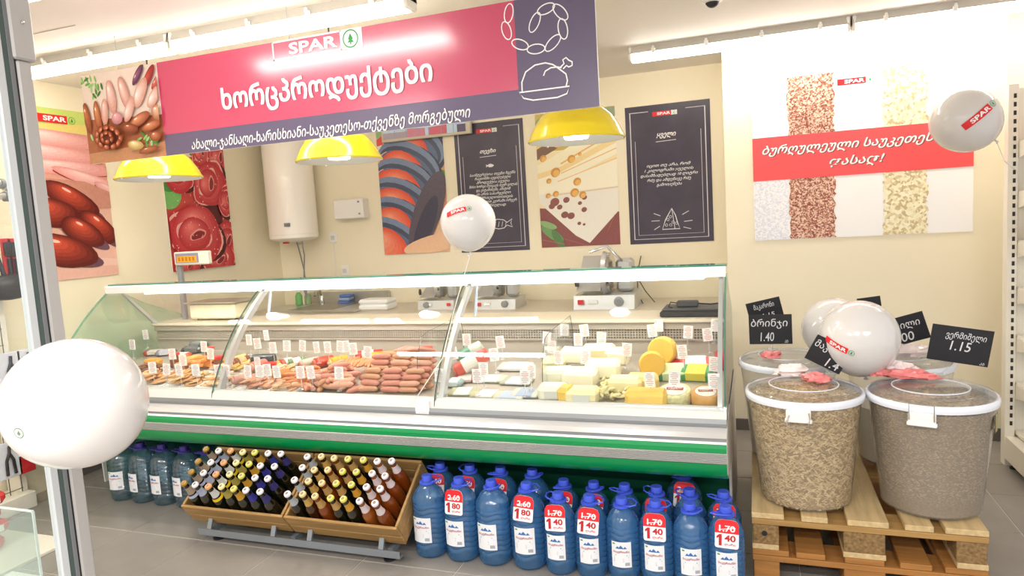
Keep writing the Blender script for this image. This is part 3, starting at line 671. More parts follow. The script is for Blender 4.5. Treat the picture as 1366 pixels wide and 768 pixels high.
# ================================================================== GLASS COUNTER
GX0, GD1, GD2, GX1 = -3.80, -2.637, -1.375, -.118
GP = [(2.700, .600), (2.712, .655), (2.745, .720), (2.790, .795), (2.860, .893), (2.945, .988), (3.040, 1.073), (3.140, 1.150)]
def smooth_profile(P, k=4):
    out = []
    for i in range(len(P)-1):
        p0, p1, p2, p3 = P[max(i-1, 0)], P[i], P[i+1], P[min(i+2, len(P)-1)]
        for j in range(k):
            t = j/k
            out.append(tuple(.5*((2*b)+(-a+c)*t+(2*a-5*b+4*c-d)*t*t+(-a+3*b-3*c+d)*t**3) for a, b, c, d in zip(p0, p1, p2, p3)))
    return out+[P[-1]]
GS = smooth_profile(GP, 4)
M_GLASS = glass('clear_glass', (.97, .985, .98)); M_GEDGE = glass('green_glass_edge', (.35, .68, .58), milky=.35, milk=(.3, .7, .6))
M_ENDGL = glass('green_tinted_glass', (.86, .95, .90), milky=.12, milk=(.75, .9, .8))
M_CASEW = mat('case_white', '#d9d9d6', .4); M_DECK = mat('steel_deck', '#c9bfb2', .4, metal=.5, var=.06, vscale=14)
M_BACKP = mat('case_back_panel', '#bdb3a6', .42, metal=.35, var=.05, vscale=10)
M_RIB = mat('ribbed_grey', '#b9b8b6', .4, metal=.3); M_LIP = mat('lip_grey', '#8b8f92', .35, metal=.4)
case = thing('glass_counter', 'long refrigerated glass counter with green stripe filled with meat and cheese', 'counter', ((GX0+GX1)/2, 3.1, 0))
M_LTSTEEL = mat('pale_aluminium', '#cfcfd0', .3, metal=.35)
xa, xb = GX0, GX1
# lower front, strip by strip
part('front_ledge', MB().prism_x([(2.728, .670), (2.712, .655), (2.702, .627), (2.742, .627), (2.742, .670)], xa, xb), M_CASEW, case)
part('lip', MB().prism_x([(2.698, .627), (2.690, .612), (2.690, .599), (2.82, .599), (2.82, .627)], xa, xb), M_LIP, case)
part('upper_panel', MB().prism_x([(2.690, .598), (2.650, .588), (2.628, .574), (2.82, .574), (2.82, .598)], xa, xb), M_LTSTEEL, case)
part('shadow_groove', MB().prism_x([(2.630, .573), (2.630, .562), (2.80, .562), (2.80, .573)], xa, xb), M_LIP, case)
part('white_bead', MB().prism_x([(2.620, .561), (2.616, .555), (2.80, .555), (2.80, .561)], xa, xb), M_PWHITE, case)
part('green_stripe', MB().prism_x([(2.614, .554), (2.610, .540), (2.611, .523), (2.80, .523), (2.80, .554)], xa, xb), M_GREEN, case)
rp = [(2.610, .522)]
for k in range(6): rp += [(2.604, .519-.007*k), (2.609, .515-.007*k)]
rp += [(2.80, .479), (2.80, .522)]
part('ribbed_bumper', MB().prism_x(rp, xa, xb), M_RIB, case)
part('green_apron', MB().prism_x([(2.612, .478), (2.618, .455), (2.632, .43), (2.66, .405), (2.71, .388), (2.80, .378), (2.98, .37), (2.98, .478)], xa, xb), M_GREEN, case, True)
part('kick_panel', MB().box(xa, xb, 2.99, 3.01, .02, .46), mat('dark_green_panel', '#0c5134', .4), case)
part('cabinet', MB().box(xa, xb, 3.02, 3.68, .02, .60), mat('dark_cabinet', '#3c4240', .5), case)
for k in range(5):
    x = xa+.2+k*(xb-xa-.4)/4
    part('foot', MB().lathe([(.03, 0), (.03, .012), (.012, .015), (.012, .03)], 12, (x, 3.2, -.0)), M_DARK, case)
# display deck, back panel, air grille
DY0, DZ0, DY1, DZ1 = 2.743, .650, 3.47, .725
part('deck', MB().prism_x([(DY0, DZ0), (DY1, DZ1), (DY1, .61), (DY0, .61)], xa+.01, xb-.012), M_DECK, case)
part('back_panel', MB().box(xa+.01, xb-.012, DY1, DY1+.02, .62, .795), M_BACKP, case)
part('grille_frame', MB().box(xa+.01, xb-.012, DY1-.012, DY1+.02, .795, .803).box(xa+.01, xb-.012, DY1-.012, DY1+.02, .853, .888), M_BACKP, case, kind='stuff')
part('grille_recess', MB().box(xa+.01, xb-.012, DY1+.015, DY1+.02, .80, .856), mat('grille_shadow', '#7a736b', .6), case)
gb = MB(); x = xa+.02
while x < xb-.02: gb.box(x, x+.006, DY1-.002, DY1+.004, .802, .855); x += .0145
for z in (.815, .828, .841): gb.box(xa+.012, xb-.014, DY1-.001, DY1+.003, z-.003, z+.003)
part('air_grille', gb, M_BACKP, case, kind='stuff')
part('service_shelf', MB().box(xa+.005, xb-.01, DY1-.03, 3.76, .888, .905, bev=.003), mat('beige_stone', '#d9ccb6', .3, var=.06, vscale=40), case)
part('rear_panel', MB().box(xa+.01, xb-.01, 3.70, 3.74, .5, .886), M_CASEW, case)
# glass, supports, top
def pane(x0, x1, nm, label=None):
    n = len(GS); vs = []; th = .006
    for (x) in (x0, x1):
        for i, (y, z) in enumerate(GS):
            a = GS[max(i-1, 0)]; b = GS[min(i+1, n-1)]; t = Vector((b[0]-a[0], b[1]-a[1])).normalized(); nn = Vector((-t.y, t.x))*-1
            vs += [(x, y, z), (x, y+nn.x*th, z+nn.y*th)]
    m = MB(); f1 = []; f2 = []
    for i in range(n-1):
        a, b, c, d = 2*i, 2*i+2, 2*n+2*i+2, 2*n+2*i
        f1 += [(a, b, c, d)[::-1], (a+1, b+1, c+1, d+1)]
        f2 += [(2*i, 2*i+1, 2*i+3, 2*i+2), (2*n+2*i, 2*n+2*i+2, 2*n+2*i+3, 2*n+2*i+1)]
    f2 += [(0, 2*n, 2*n+1, 1), (2*n-2, 2*n-1, 4*n-1, 4*n-2)]
    m.add(vs, f1, 0); m.f += f2; m.mi += [1]*len(f2); m.fc += [None]*len(f2)
    return part(nm, m, [M_GLASS, M_GEDGE], case, smooth=True)
pane(GX0+.012, GD1-.004, 'curved_glass'); pane(GD1+.004, GD2-.004, 'curved_glass'); pane(GD2+.004, GX1-.012, 'curved_glass')
for gx in (GD1, GD2):
    rib = []
    out = [(y+.010, z-.006) for y, z in GS[2:]]; inn = [(y+.045, z-.016) for y, z in GS[2:]]
    part('glass_support', MB().prism_x(out+inn[::-1], gx+.012, gx+.034), M_LTSTEEL, case, True)
    part('seam', MB().tube([(gx, y, z) for y, z in GS], .0022, 5), M_DARK, case)
    part('gas_strut', MB().tube([(gx+.05, 3.17, 1.13), (gx+.05, 3.13, .98)], .008, 8), mat('strut_blue', '#b9c3d6', .3, metal=.3), case, True)
for gx, nm in ((GX0+.006, 'end'), (GX1-.006, 'end')):
    outl = GS+[(3.22, 1.150), (3.40, 1.05), (3.70, .93), (3.70, .60)]
    m = MB().prism_x(outl, gx-.004, gx+.004); m.mi = [1]*(len(outl))+[0, 0]
    part('side_glass', m, [M_ENDGL if gx < -2 else M_GLASS, M_GEDGE], case)
    lo = [(2.70, .60), (2.635, .56), (2.622, .48), (2.64, .43), (2.72, .385), (2.96, .36), (2.97, .0), (3.72, .0), (3.72, .60)]
    part('side_panel', MB().prism_x(lo, gx-.002, gx+.008), mat('side_white', '#e5e2da', .35), case)
part('corner_post', MB().prism_x([(y+.008, z-.004) for y, z in GS]+[(y+.03, z-.012) for y, z in GS][::-1], GX1-.034, GX1-.016), M_LTSTEEL, case, True)
part('top_rail', MB().prism_x([(3.128, 1.142), (3.125, 1.182), (3.13, 1.188), (3.20, 1.188), (3.20, 1.165), (3.16, 1.160), (3.15, 1.142)], GX0+.01, GX1-.005), M_PWHITE, case)
part('top_glass', MB().box(GX0+.02, GX1, 3.14, 3.215, 1.189, 1.196), M_GEDGE, case)
part('light_bar', MB().box(GX0+.25, GX1-.1, 3.19, 3.215, 1.128, 1.142, bev=.004), mat('lit_strip', '#ffffff', .4, emit='#fff6e6', estr=6), case)
for gx in (GX1-.03, GX0+.03):
    part('shelf_bracket', MB().prism_x([(3.185, 1.165), (3.205, 1.165), (3.47, .906), (3.44, .906)], gx-.006, gx+.006), M_LTSTEEL, case)
lp = bpy.data.lights.new('counter_light', 'AREA'); lp.shape = 'RECTANGLE'; lp.size = 3.3; lp.size_y = .02; lp.energy = 5; lp.color = (1, .96, .9)
lo = bpy.data.objects.new('counter_light', lp); lo.location = ((GX0+GX1)/2, 3.19, 1.12); lo.rotation_euler = (math.radians(0), 0, 0); COL.objects.link(lo)
# transparent dividers standing inside
for dx, y0, y1, hh, bend in ((-1.53, 2.85, 3.42, .26, .05), (-.90, 2.83, 3.40, .26, .06)):
    zb = DZ0+(y0-DY0)*.104+.003
    prof = [(y0, zb), (y0+.02, zb+hh*.6), (y0+.08, zb+hh*.95), (y0+.15, zb+hh), (y1-.03, zb+hh+.02), (y1, zb+hh*.8), (y1, DZ1+.001)]
    m = MB().prism_x(prof, dx-.002, dx+.002); m.mi = [1]*len(prof)+[0, 0]
    solo('divider_sheet', m, [M_GLASS, glass('divider_edge', (.3, .35, .33), milky=.5, milk=(.15, .2, .2))],
         'clear divider standing in the counter beside the sausage pile' if dx < -1.2 else 'clear divider standing in the counter left of the cheeses', 'divider')

# ------------------------------------------------------------------ goods in the counter
def deckz(y): return DZ0+(y-DY0)*(DZ1-DZ0)/(DY1-DY0)+.0015
def deck(px, py, h=0):
    """where the sight line at (px, py) meets the deck raised by h"""
    n = Vector((0, -(DZ1-DZ0)/(DY1-DY0), 1)); c = DZ0+.0015+h-DY0*(DZ1-DZ0)/(DY1-DY0)
    p = at(px, py, n, c); p.y = min(max(p.y, DY0+.045), DY1-.03); p.z = deckz(p.y); return p
# tags on pins
M_CARD = mat('card_white', '#fbfaf8', .6); M_INK = mat('pink_ink', '#d9a9a4', .7); M_PIN = glass('clear_pin', (.95, .97, 1), milky=.35)
def make_tag():
    t = thing('price_tag', '', 'price tag'); t.scale = (1.4, 1.4, 1.3)
    part('card', MB().box(-.016, .016, -.001, .001, .045, .093), M_CARD, t)
    m = MB()
    for k in range(7):
        z = .050+.006*k; wd = .011 if k % 3 else .007; m.box(-wd, wd, -.0014, -.0010, z, z+.0022)
    part('lettering', m, M_INK, t, kind='stuff')
    part('stem', MB().tube([(0, .001, .004), (0, .001, .048)], .0018, 5), M_PIN, t)
    part('base', MB().lathe([(.010, 0), (.009, .004), (.002, .006)], 10), M_PIN, t)
    return t
tg0 = make_tag(); tag_used = False
sec = [[(178, 467), (197, 456), (205, 493), (213, 499), (232, 478), (237, 498), (245, 485), (253, 501), (269, 514), (273, 470), (281, 478), (286, 501)],
       [(334, 463), (346, 467), (325, 501), (314, 515), (344, 514), (366, 472), (383, 470), (403, 470), (425, 472), (439, 472), (453, 471), (465, 471), (473, 474), (490, 478), (345, 489), (359, 497), (397, 503), (389, 517), (443, 507), (567, 520), (358, 458)],
       [(608, 480), (624, 465), (645, 498), (626, 517), (662, 482), (671, 468), (690, 519), (708, 501)],
       [(728, 464), (735, 474), (747, 486), (753, 455), (772, 466), (783, 456), (801, 465), (780, 486), (835, 478), (873, 457), (883, 443), (898, 511), (917, 459), (913, 481), (947, 462), (952, 495), (952, 520), (955, 440), (862, 531)]]
sl = [('small white price tag on a pin among the ham and sliced meats', 'price tags in the left bay'), ('small white price tag on a pin among the salami and sausages', 'price tags in the sausage bay'),
      ('small white price tag on a pin among the packed fish', 'price tags in the fish bay'), ('small white price tag on a pin among the cheeses', 'price tags in the cheese bay')]
tag_pos = []
for si, L in enumerate(sec):
    for (px, py) in L:
        p = deck(px, py+7, .06); tag_pos.append((p.x, p.y))
        rz = random.uniform(-.25, .25); ry = random.uniform(-.12, .12)
        back = min(1, max(0, (p.y-2.82)/.6)); up = .012+.05*back
        if tag_used: dup(tg0, (p.x, p.y, p.z+up), (0, ry, rz), sl[si][0], sl[si][1])
        else:
            tg0.location = (p.x, p.y, p.z+up); tg0['label'] = sl[si][0]; tg0['group'] = sl[si][1]; tag_used = True
def capsule(L, r, bend=0, n=8, m=7, taper=.35):
    pts = []; rr = []
    for k in range(m+1):
        t = k/m; q = min(t, 1-t)*2
        pts.append((L*(t-.5), bend*(1-(2*t-1)**2), r)); rr.append(r*(taper+(1-taper)*min(1, math.sqrt(q*3.2))) if q < .32 else r)
    return MB().tube(pts, rr, n)
# sausages, one object each
M_SAU = [mat('sausage_skin_%s' % n_, c_, .38, var=.12, vscale=30, coat=.15) for n_, c_ in (('pink', '#cf8672'), ('tan', '#cf9672'), ('orange', '#dd8d5c'), ('pale', '#d99f85'))]
def sausage_kind(L, r, bend, m, nm='sausage'):
    me = mesh_data(nm, capsule(L, r, bend), m, 60); return me
S_ME = [sausage_kind(.105, .0145, .004, M_SAU[0]), sausage_kind(.10, .014, .010, M_SAU[1]), sausage_kind(.11, .0150, .0, M_SAU[3]), sausage_kind(.12, .0105, .012, M_SAU[2])]
def put(me, nm, loc, rot, label, cat, group, sc=None):
    o = bpy.data.objects.new(nm, me); o.location = loc; o.rotation_euler = rot; COL.objects.link(o)
    if sc: o.scale = sc
    return tag(o, label, cat, group)
rnd = random.Random(11)
# right pile: neat stacked rows (three columns of linked sausages)
gx = lambda px, py: deck(px, py)
yA = 2.81
for row in range(6):
    for colm in range(3):
        for dep in range(3):
            if row > 3 and dep == 0: continue
            x = -1.775+colm*.112+.01*rnd.uniform(-1, 1)+dep*.02; y = yA+.03*row*.55+dep*.034
            put(S_ME[[0, 1, 2, 1][rnd.randrange(4)]], 'sausage', (x, y, deckz(y)+.004+row*.0245), (0, rnd.uniform(-.06, .06), rnd.uniform(-.1, .1)),
                'pink sausage in the neat stack: %s layer, %s column, %s one' % (['lowest', 'second', 'third', 'fourth', 'fifth', 'top'][row], ['left', 'middle', 'right'][colm], ['front', 'inner', 'rearmost'][dep]), 'sausage', 'sausages stacked in rows')
# middle pile: jumble
for k in range(58):
    t = rnd.random(); x = -2.01+rnd.gauss(0, .075); y = 2.80+abs(rnd.gauss(0, .09)); lay = max(0, 1-abs(x+2.01)/.2)*max(.2, 1-abs(y-2.90)/.25)
    z = deckz(y)+rnd.uniform(0, 1)*lay*.10
    put(S_ME[rnd.choice([0, 0, 2, 1])], 'sausage', (x, y, z), (0, rnd.uniform(-.35, .35), rnd.uniform(-1.1, 1.1)),
        'pink sausage in the loose heap at the middle of the counter', 'sausage', 'sausages in a loose heap')
# left pile: thin orange frankfurters
for k in range(34):
    x = -2.20+rnd.uniform(-.075, .085); y = 2.85+rnd.uniform(0, .16); z = deckz(y)+rnd.uniform(0, .055)
    put(S_ME[3], 'frankfurter', (x, y, z), (0, rnd.uniform(-.15, .15), rnd.uniform(-.1, .5)),
        'thin orange frankfurter in the heap left of the pink sausages', 'sausage', 'thin orange frankfurters')
for k in range(18):
    x = -2.04+k*.017; y = 3.06+.01*(k % 3); z = deckz(y)+.055
    put(S_ME[3], 'frankfurter', (x, y, z), (0, -.2, rnd.uniform(1.0, 2.0)), 'thin orange frankfurter standing behind the pink sausages', 'sausage', 'frankfurters at the back')
for k in range(6):
    put(S_ME[0], 'sausage', (-1.70+.028*k, 3.03, deckz(3.03)+.13), (0, -.25+.1*k, .5), 'pink sausage lying on top of the stacked rows', 'sausage', 'sausages on top of the rows', (.9,)*3)

# slices and trays of cold meat on the left
def tray(x, y, w, d, label, n, cols, rx, rz=0, thick=.006, cat='tray', grp='meat', slice_label='', nm='meat_slice'):
    z = deckz(y); tilt = .104
    t = thing('display_tray', label, cat, (x, y, z)); t.rotation_euler = (math.atan(tilt), 0, rz)
    a = MB().box(-w/2, w/2, -d/2, d/2, 0, .004).box(-w/2, w/2, -d/2, -d/2+.004, .004, .014).box(-w/2, w/2, d/2-.004, d/2, .004, .014).box(-w/2, -w/2+.004, -d/2+.004, d/2-.004, .004, .014).box(w/2-.004, w/2, -d/2+.004, d/2-.004, .004, .014)
    o = bpy.data.objects.new('tray_body', mesh_data('tray_body', a, M_WHITE)); COL.objects.link(o); o.parent = t
    mats_ = [mat('slice_'+c.strip('#'), c, .45, var=.25, vscale=35) for c in cols]
    mes = []
    for m_ in mats_:
        q = random.Random(len(mes)); L_ = []
        pts = [(rx*(1+.12*math.sin(3*a_+q.random()*6))*math.cos(a_), rx*.62*(1+.1*math.sin(2*a_))*math.sin(a_)) for a_ in [2*math.pi*i/14 for i in range(14)]]
        mb = MB(); n_ = len(pts)
        mb.add([(u, v, .006*math.sin(u*40)) for u, v in pts]+[(u, v, thick+.006*math.sin(u*40)) for u, v in pts], [tuple(range(n_))[::-1], tuple(range(n_, 2*n_))]+[(i, (i+1) % n_, n_+(i+1) % n_, n_+i) for i in range(n_)])
        mes.append(mesh_data(nm, mb, m_))
    for k in range(n):
        u = -w/2+rx*.9+(w-1.8*rx)*((k*7919) % n)/max(1, n-1); v = rnd.uniform(-d/2+rx*.6, d/2-rx*.6)
        sx = u*math.cos(rz)-v*math.sin(rz); sy = u*math.sin(rz)+v*math.cos(rz)
        p = (x+sx, y+sy, z+sy*tilt+.010+.0022*k*(20/max(n, 20)))
        put(mes[k % len(mes)], nm, p, (math.atan(tilt)+rnd.uniform(-.12, .25), rnd.uniform(-.15, .15), rnd.uniform(-.7, .7)), slice_label, 'meat', grp)
tray(-3.17, 2.87, .24, .20, 'white tray of pale sliced meat at the front of the left bay', 20, ['#d9a878', '#e0b58a', '#c98a62'], .045, slice_label='pale slice of smoked meat at the front of the left bay', grp='slices in the left front tray')
tray(-2.93, 2.87, .24, .20, 'white tray of yellowish slices next to the first glass support', 22, ['#dfb780', '#e6c08f', '#cf9c6c'], .045, slice_label='yellowish slice of meat beside the first glass support', grp='slices beside the first support')
tray(-2.73, 2.87, .16, .20, 'white tray of golden slices just left of the first glass support', 16, ['#e0b27c', '#d8a070', '#e8c79d'], .04, slice_label='golden slice of meat just left of the first glass support', grp='slices left of the first support')
tray(-3.06, 3.10, .30, .2, 'white tray of orange smoked cuts in the middle of the left bay', 20, ['#e0934a', '#d9a35f', '#c47a3c'], .05, thick=.014, slice_label='orange smoked cut in the middle of the left bay', grp='smoked cuts in the left bay')
tray(-2.78, 3.10, .24, .2, 'white tray of yellow cheese-like cuts at the back of the left bay', 16, ['#e8bd6e', '#e2a95b', '#efd19a'], .045, thick=.012, slice_label='yellow cut at the back of the left bay', grp='yellow cuts in the left bay')
tray(-2.44, 2.84, .22, .16, 'white tray of pinkish brown slices right of the first glass support', 18, ['#cd9476', '#d8a888', '#b97c60'], .04, slice_label='pinkish brown slice right of the first glass support', grp='slices right of the first support')
tray(-2.25, 2.80, .16, .10, 'small white tray of tan slices below the orange frankfurters', 12, ['#d9ad86', '#c99672'], .03, slice_label='tan slice below the orange frankfurters', grp='slices below the frankfurters')
tray(-2.45, 3.02, .22, .14, 'white tray of pale brown strips behind the pinkish slices', 14, ['#d6a67c', '#e2bd96'], .045, slice_label='pale brown strip behind the pinkish slices', grp='strips behind the pinkish slices')
# dried meat heap (front left)
mbr = mat('dried_meat', '#7d4a30', .5, var=.35, vscale=30, bump=.5, bscale=60)
hm = mesh_data('dried_meat', capsule(.09, .011, .02), mbr, 60)
for k in range(26):
    x = -3.33+rnd.uniform(-.07, .07); y = 2.85+rnd.uniform(0, .14)
    put(hm, 'dried_meat', (x, y, deckz(y)+rnd.uniform(0, .045)), (rnd.uniform(-.3, .3), rnd.uniform(-.3, .3), rnd.uniform(0, 3)), 'dark brown dried meat piece at the left front of the counter', 'meat', 'dried meat heap')
# round things: sausage loaves, jars
def loaf(px, py, L, r, rz, col, label, end=None, band=None):
    tilt_ = .42 if px > 620 and px < 640 else 0
    p = deck(px, py, r); p.z += L/2*math.sin(tilt_); c = mat('loaf_'+col.strip('#'), col, .35, var=.15, vscale=25, coat=.3)
    t = thing('meat_loaf', label, 'meat', p)
    b = MB().tube([(-L/2, 0, r), (-L/2+.008, 0, r), (0, 0, r), (L/2-.008, 0, r), (L/2, 0, r)], [r*.55, r*.96, r, r*.96, r*.5], 16)
    o = bpy.data.objects.new('casing', mesh_data('casing', b, c, True)); COL.objects.link(o); o.parent = t
    e = MB().tube([(-L/2-.004, 0, r), (-L/2+.004, 0, r)], [r*.6, r*.7], 14)
    o = bpy.data.objects.new('cut_end', mesh_data('cut_end', e, mat('end_'+(end or '#d98f7c').strip('#'), end or '#d98f7c', .5, var=.2, vscale=60))); COL.objects.link(o); o.parent = t
    if band:
        e = MB().tube([(-L*.25, 0, r), (L*.15, 0, r)], r*1.02, 16)
        o = bpy.data.objects.new('wrapper_band', mesh_data('wrapper_band', e, mat('band_'+band.strip('#'), band, .4))); COL.objects.link(o); o.parent = t
    t.rotation_euler = (0, -tilt_, rz)
for a in [(322, 483, .11, .034, 1.35, '#7a4432', 'dark brown loaf of meat beside the first glass support', '#a0604a', '#c9a27a'),
          (323, 505, .10, .028, 1.0, '#d39a8c', 'pink ham loaf beside the first glass support', '#e6b3a6'),
          (345, 487, .11, .030, 1.5, '#c98374', 'pink ham piece right of the first glass support', '#dfa392'),
          (352, 480, .14, .036, .3, '#2a2e36', 'black wrapped loaf at the back of the sausage bay', '#4a5260'),
          (371, 488, .10, .030, 1.2, '#dc9a2e', 'yellow wrapped loaf at the back of the sausage bay', '#e8b85a'),
          (385, 484, .12, .030, 1.2, '#b04534', 'red wrapped loaf at the back of the sausage bay', '#c9604f', '#e9e3d6'),
          (396, 483, .11, .028, 1.0, '#6f8a5c', 'green wrapped loaf at the back of the sausage bay', '#a8b890', '#e6e8dc'),
          (412, 484, .12, .028, 1.3, '#c9bcae', 'grey-white wrapped loaf at the back of the sausage bay', '#c98a7c'),
          (432, 482, .12, .030, 1.1, '#d2452f', 'bright red wrapped loaf behind the frankfurters', '#d9785f'),
          (452, 481, .12, .028, 1.2, '#e2a63a', 'orange-yellow wrapped loaf behind the frankfurters', '#e6c070'),
          (376, 500, .10, .028, 1.4, '#c7772e', 'amber coloured loaf in front of the wrapped loaves', '#c78a4a'),
          (493, 474, .16, .032, .5, '#c93a3a', 'red packed sausage roll on top at the back', '#e7b9a0', '#f0e6d8'),
          (508, 476, .18, .032, .45, '#e79a2e', 'orange packed sausage roll on top at the back', '#e8b869'),
          (527, 474, .17, .030, .4, '#eab232', 'yellow packed sausage roll on top at the back', '#e9cf86'),
          (527, 483, .12, .028, .1, '#cfd6b0', 'white and green packed roll behind the stacked sausages', '#dfe4cc', '#5d8a55'),
          (542, 481, .12, .028, -.3, '#dfe3cf', 'pale packed roll with green band behind the stacked sausages', '#dfe4cc', '#6f9a5c'),
          (627, 484, .20, .042, .5, '#b9bfae', 'large green banded salami roll right of the second glass support', '#c9cfc0', '#4f7f66'),
          (634, 492, .19, .036, .45, '#cf4a3c', 'red salami roll under the green banded one', '#d98877', '#e0ded4'),
          (606, 480, .12, .030, 1.3, '#d8a04a', 'golden roll at the second glass support', '#e2bf85')]:
    loaf(*a)
# jars with red lids
def jar(px, py, label, h=.07, r=.026, glassc='#8a4a2c'):
    p = deck(px, py, h); t = thing('jar', label, 'jar', p)
    part('body', MB().lathe([(r*.9, 0), (r, .006), (r, h*.8), (r*.8, h)], 16, p), mat('jar_'+glassc.strip('#'), glassc, .15, coat=.5, var=.2, vscale=40), t, True)
    part('lid', MB().lathe([(r*1.15, h), (r*1.25, h+.004), (r*1.25, h+.014), (r*.3, h+.017)], 18, p), M_RED, t, True)
jar(232, 474, 'jar with red lid at the far left among red packages'); jar(279, 466, 'taller jar with red lid behind the yellow cuts', .085); jar(291, 478, 'jar with red lid nearest the first glass support', .06)
jar(360, 487, 'jar with flat red lid in front of the wrapped loaves', .05, .03); jar(568, 466, 'jar with red lid standing behind the stacked sausages', .13, .03, '#c9a184')
# packages on the left back
def pack(px, py, w, d, h, rot, col, label, band=None, hh=None, nm='food_pack', cat='package', extra=0):
    p = deck(px, py, h*.5); p.z += extra
    t = thing(nm, label, cat, p)
    m = MB().box(-w/2, w/2, -d/2, d/2, 0, h, bev=min(h*.35, .012))
    o = bpy.data.objects.new('wrapper', mesh_data('wrapper', m, mat('pack_'+col.strip('#'), col, .3, coat=.3, var=.1, vscale=20), True)); COL.objects.link(o); o.parent = t
    if band:
        m = MB().box(-w*.3, w*.3, -d*.51, d*.51, h*.2, h*1.02, bev=.003)
        o = bpy.data.objects.new('band', mesh_data('band', m, mat('packband_'+band.strip('#'), band, .4))); COL.objects.link(o); o.parent = t
    t.rotation_euler = rot; return t
for k, a in enumerate([(207, 470, .14, .05, .03, (.1, 0, .4), '#cf3a34', 'red package on the far left back row', '#f1e7dd'), (222, 470, .13, .05, .035, (.1, 0, .5), '#8e8ea0', 'grey blue package in the left back row', '#d9dbe6'),
          (243, 474, .12, .06, .03, (.1, 0, .2), '#d65a36', 'orange-red package in the left back row', '#f2e9e0'), (205, 483, .10, .06, .045, (.1, 0, .2), '#e39a3a', 'orange piece of smoked cheese at the left end', None),
          (258, 466, .14, .07, .04, (.1, 0, .3), '#4b4d50', 'dark package in the left back row', '#77797c'), (270, 460, .14, .06, .06, (.1, 0, -.2), '#5a5f60', 'dark grey bag at the back of the left bay', '#8d9290'),
          # fish packs
          (618, 522, .13, .09, .012, (.1, 0, .1), '#b9b98f', 'flat olive fish pack right of the second support', '#e6e6dd'), (650, 525, .14, .09, .012, (.1, 0, -.05), '#c2bd98', 'flat tan fish pack at the front of the fish bay', '#efede6'),
          (680, 527, .14, .09, .012, (.1, 0, .08), '#d3cfc0', 'flat grey fish pack with blue band at the front', '#b9c4d6'), (702, 524, .13, .1, .014, (.1, 0, .02), '#d9d6ca', 'flat white fish pack beside the divider', '#a9b6cc'),
          (655, 505, .15, .09, .014, (.1, 0, .05), '#cdcab9', 'flat pale fish pack in the second row', '#f3f3f0'), (690, 508, .15, .09, .014, (.1, 0, -.05), '#b8b8a4', 'flat greyish fish pack in the second row', '#e9ecef'),
          (620, 505, .12, .08, .02, (.1, 0, .3), '#b44d4a', 'dark red pack under the salami rolls', '#e9d8d0'), (688, 489, .18, .1, .02, (.1, 0, 0), '#d6d5cc', 'flat translucent fish pack in the back row', '#e9e9e4'), (607, 510, .08, .07, .03, (.1, 0, .1), '#9bb4b4', 'pale blue pack beside the second glass support', '#dbe6e6'),
          # cheeses, packs
          (898, 496, .17, .09, .05, (.35, 0, .15), '#2e8a4e', 'green cheese pack lying below the red ones', '#d9e6b0'), (930, 497, .15, .09, .05, (.3, 0, -.1), '#3a9a52', 'green and yellow pack next to the round cheeses', '#e6d94e'),
          (928, 487, .16, .09, .06, (.4, 0, .1), '#dc2f35', 'red cheese pack behind the round cheeses', '#f6dfe0'), (910, 488, .12, .08, .05, (.4, 0, -.2), '#c9262f', 'dark red pack at the back of the cheese bay', None), (961, 480, .05, .10, .07, (.2, 0, .1), '#d93038', 'red pack beside the right end glass', None)]):
    pack(*a[:8], band=a[8])
# white and yellow cheeses
M_CHW = mat('white_cheese', '#fbf5dc', .5, var=.05, vscale=12, bump=.3, bscale=30); M_CHY = mat('yellow_cheese', '#f4c95c', .4, var=.08, vscale=14, bump=.15)
M_CHP = mat('pale_cheese', '#f8ecb8', .45, var=.05, vscale=12, bump=.2)
def cheese_block(px, py, w, d, h, rz, m, label, up=0, paper=True):
    w *= 1.12; h *= 1.12; p = deck(px, py, h*.5); p.z += up; t = thing('cheese_block', label, 'cheese', p)
    vs = []; r = random.Random(px)
    m_ = MB().box(-w/2, w/2, -d/2, d/2, 0, h, bev=.014)
    m_.v = [(x+r.uniform(-.003, .003), y+r.uniform(-.003, .003), z+r.uniform(-.002, .002)) for x, y, z in m_.v]
    o = bpy.data.objects.new('cheese', mesh_data('cheese', m_, m, True)); COL.objects.link(o); o.parent = t
    if paper:
        q = MB().add([(-w*.25, -d/2-.002, h*.25), (w*.25, -d/2-.002, h*.25), (w*.25, -d/2-.002, h*.75), (-w*.25, -d/2-.002, h*.75)], [(0, 1, 2, 3)])
        o = bpy.data.objects.new('paper_label', mesh_data('paper_label', q, mat('label_grey', '#dcdcd2', .6))); COL.objects.link(o); o.parent = t
    t.rotation_euler = (.1, 0, rz)
